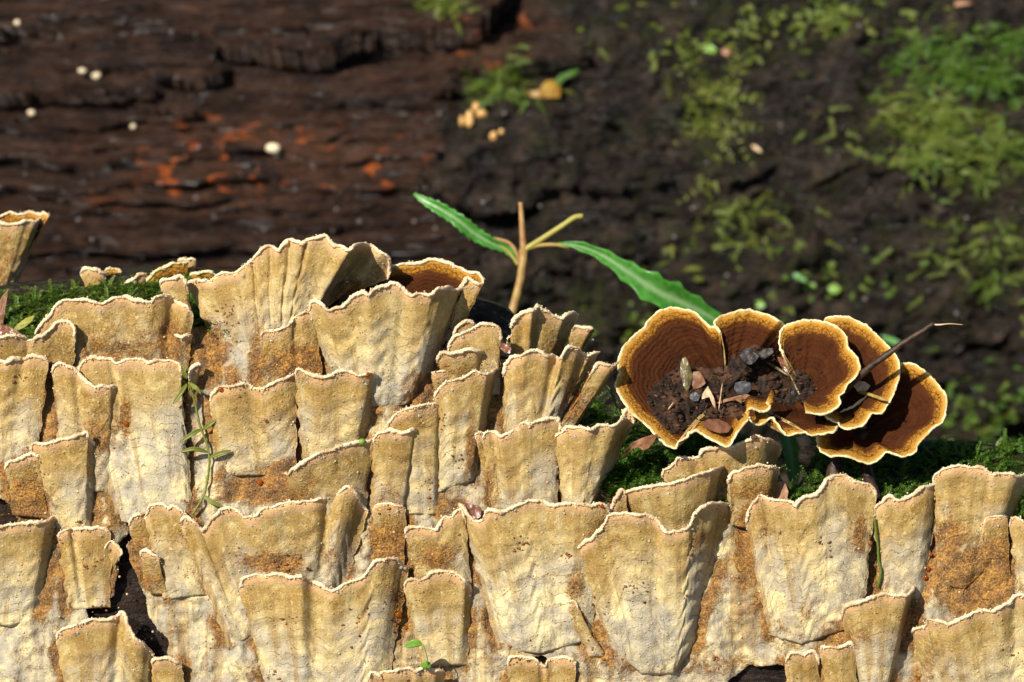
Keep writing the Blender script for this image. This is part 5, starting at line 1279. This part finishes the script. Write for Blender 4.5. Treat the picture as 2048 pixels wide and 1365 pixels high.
for poly, lab, m in [([(1566, 536), (1574, 534), (1612, 558), (1616, 566), (1606, 564), (1572, 546)], "short green grass blade fragment behind the largest cup", "leaf"),
                  ([(1604, 566), (1618, 562), (1632, 568), (1630, 578), (1608, 576)], "small lime leaflet at the grass blade's end", "bud"),
                  ([(1658, 568), (1664, 562), (1674, 564), (1682, 578), (1676, 588), (1662, 588), (1656, 580)], "round yellow lime leaflet on the dark far log", "bud"),
                  ([(1400, 90), (1412, 84), (1424, 90), (1434, 98), (1430, 108), (1408, 104)], "bright lime scrap on the far log's mossy crown", "bud"),
                  ([(1758, 664), (1776, 670), (1802, 684), (1792, 692), (1768, 682)], "green leaf piece behind the twig", "leaf"),
                  ([(1510, 604), (1524, 600), (1532, 612), (1520, 620), (1510, 614)], "lime leaflet above the rear lobes of the largest cup", "bud"),
                  ([(1442, 100), (1456, 94), (1464, 100), (1458, 112), (1444, 112)], "rust red scrap next to the bright lime one", "redbark"),
                  ([(1502, 292), (1510, 286), (1520, 298), (1524, 306), (1512, 302)], "tan husk at the foot of the liverwort clump", "husk"),
                  ([(1880, 6), (1925, 2), (1946, 8), (1900, 16)], "red brown strip of bark near the far log's top", "redbark")]:
    on_far("leaf_scrap", lab, "leaf scrap", poly, M[m], 6, 3, (.3, .5))
# glossy beads added to catch the sun as water glints on the far log
mb = MB(); r5 = random.Random(12)
for _ in range(300):
    u, v = r5.uniform(-20, 2070), r5.uniform(-10, 640)
    if r5.random() > 0.45+0.55*math.exp(-((v-420)/120)**2): continue
    p, nn = BGP(u, v); rad = r5.choice([1.5, 2.0, 2.5, 3.0, 4.5]); vv, ff = ICO2
    mb.add(vv*rad*S*np.array([1.2, 1, 1])+p+nn*rad*0.3*S, ff)
k = NT("glint_bead_glossy"); k.set(k.b.inputs["Base Color"], (0.14, 0.12, 0.11)); k.set(k.b.inputs["Roughness"], 0.22); k.set(k.b.inputs["Specular IOR Level"], 0.9)
o = mb.build("glint_beads", k.m, None, BGP(1000, 400)[0]); tag(o, "tiny glossy beads added for wet glints on the far log", "glint bead", None, "stuff")

# moss sprig creeping over the straight sided bracket
def sprig(name, label, path, leaves, cat="moss sprig", mat="moss", rad=2.4, tint=0.95):
    root = empty(name, P(path[-1][0], path[-1][1], SURF(path[-1][0], path[-1][1])[1]))
    tag(root, label, cat); org = np.array(root.location)
    pts = [(a, b, SURF(a, b)[1]+c) for a, b, c in path]
    q = resample(np.array(pts, float), n=60); p = P(q[:, 0], q[:, 1], q[:, 2])
    v, f = tube(p, rad*S, 7, 0.25, 3)
    mk("stem", v, f, M[mat], None, {"tint": np.full(len(v), tint)}, root, org)
    for lf in leaves:
        lp = [(a, b, SURF(lf[0][0], lf[0][1])[1]+c) for a, b, c in lf]
        blade(lp, [1.2, 3.4, 3.8, 3.4, 2.8, 1.0], M[mat], "leaf", root, org, fold=0.5, serr=0.3, nw=5, tint=tint)
sprig("moss_sprig", "long green moss sprig creeping down between the straight sided and ochre brackets",
      [(378, 765, 14), (384, 785, 18), (391, 810, 20), (398, 845, 16), (406, 868, 16), (416, 895, 16), (419, 925, 16), (416, 955, 14), (410, 985, 12), (400, 1005, 10), (385, 1030, 10)],
      [[(372, 764, 16), (355, 766, 26), (333, 768, 28)], [(374, 768, 16), (362, 786, 28), (346, 808, 30)], [(380, 768, 16), (392, 776, 26), (402, 788, 24)], [(404, 858, 16), (385, 868, 26), (360, 885, 26)],
       [(406, 860, 16), (418, 850, 24), (432, 841, 24)], [(416, 905, 16), (388, 898, 28), (362, 904, 26)], [(420, 915, 16), (440, 907, 26), (462, 902, 24)], [(404, 990, 12), (425, 1005, 18), (445, 1014, 16)], [(374, 758, 16), (368, 744, 22), (374, 730, 24)]])
sprig("moss_strand", "dark green moss strand clinging to the narrow bracket's side",
      [(1749, 1036, 8), (1752, 1062, 10), (1756, 1092, 10), (1757, 1120, 8), (1762, 1145, 8), (1756, 1175, 6)], [], rad=2.6, tint=0.6, cat="moss strand")
sprout = empty("sprout", P(846, 1336, SURF(846, 1336)[1]))
tag(sprout, "tiny lime green sprout with two leaflets on a thread stem", "sprout")
so2 = np.array(sprout.location); wsp = SURF(846, 1330)[1]
q = resample(np.array([(856, 1338, wsp+4), (855, 1320, wsp+26), (850, 1300, wsp+34), (845, 1290, wsp+36)], float), n=20)
v, f = tube(P(q[:, 0], q[:, 1], q[:, 2]), 1.2*S, 6); mk("stem", v, f, M["bud"], None, {"tint": np.zeros(len(v))}, sprout, so2)
blade([(846, 1290, wsp+36), (830, 1287, wsp+40), (808, 1294, wsp+36)], [1, 7, 8, 6, 1], M["bud"], "leaflet", sprout, so2, fold=0.2, nw=5)
blade([(842, 1334, wsp+10), (851, 1330, wsp+16), (861, 1335, wsp+14)], [1, 7, 8, 7, 2], M["bud"], "leaflet", sprout, so2, fold=0.2, nw=5)
blob("green_seed", 724, 879, 7, M["bud"], "bright green round seed sitting behind the long slanting bracket", "seed", None, 0.6, 3, 0.8, 0.1)
needle("grass_thread", "dark thread of dead grass beside the red brown flake", "grass thread", [(1192, 985, 40), (1206, 992, 46), (1225, 1008, 50)], 1.0, M["twig"])
needle("moss_thread", "thin green thread hanging left of the largest cup", "moss thread", [(1210, 768, -40), (1222, 782, -30), (1232, 810, -30), (1240, 828, -35), (1248, 850, -40)], 2.2, M["moss"])
for o in bpy.data.objects:
    if "_org" in o: del o["_org"]
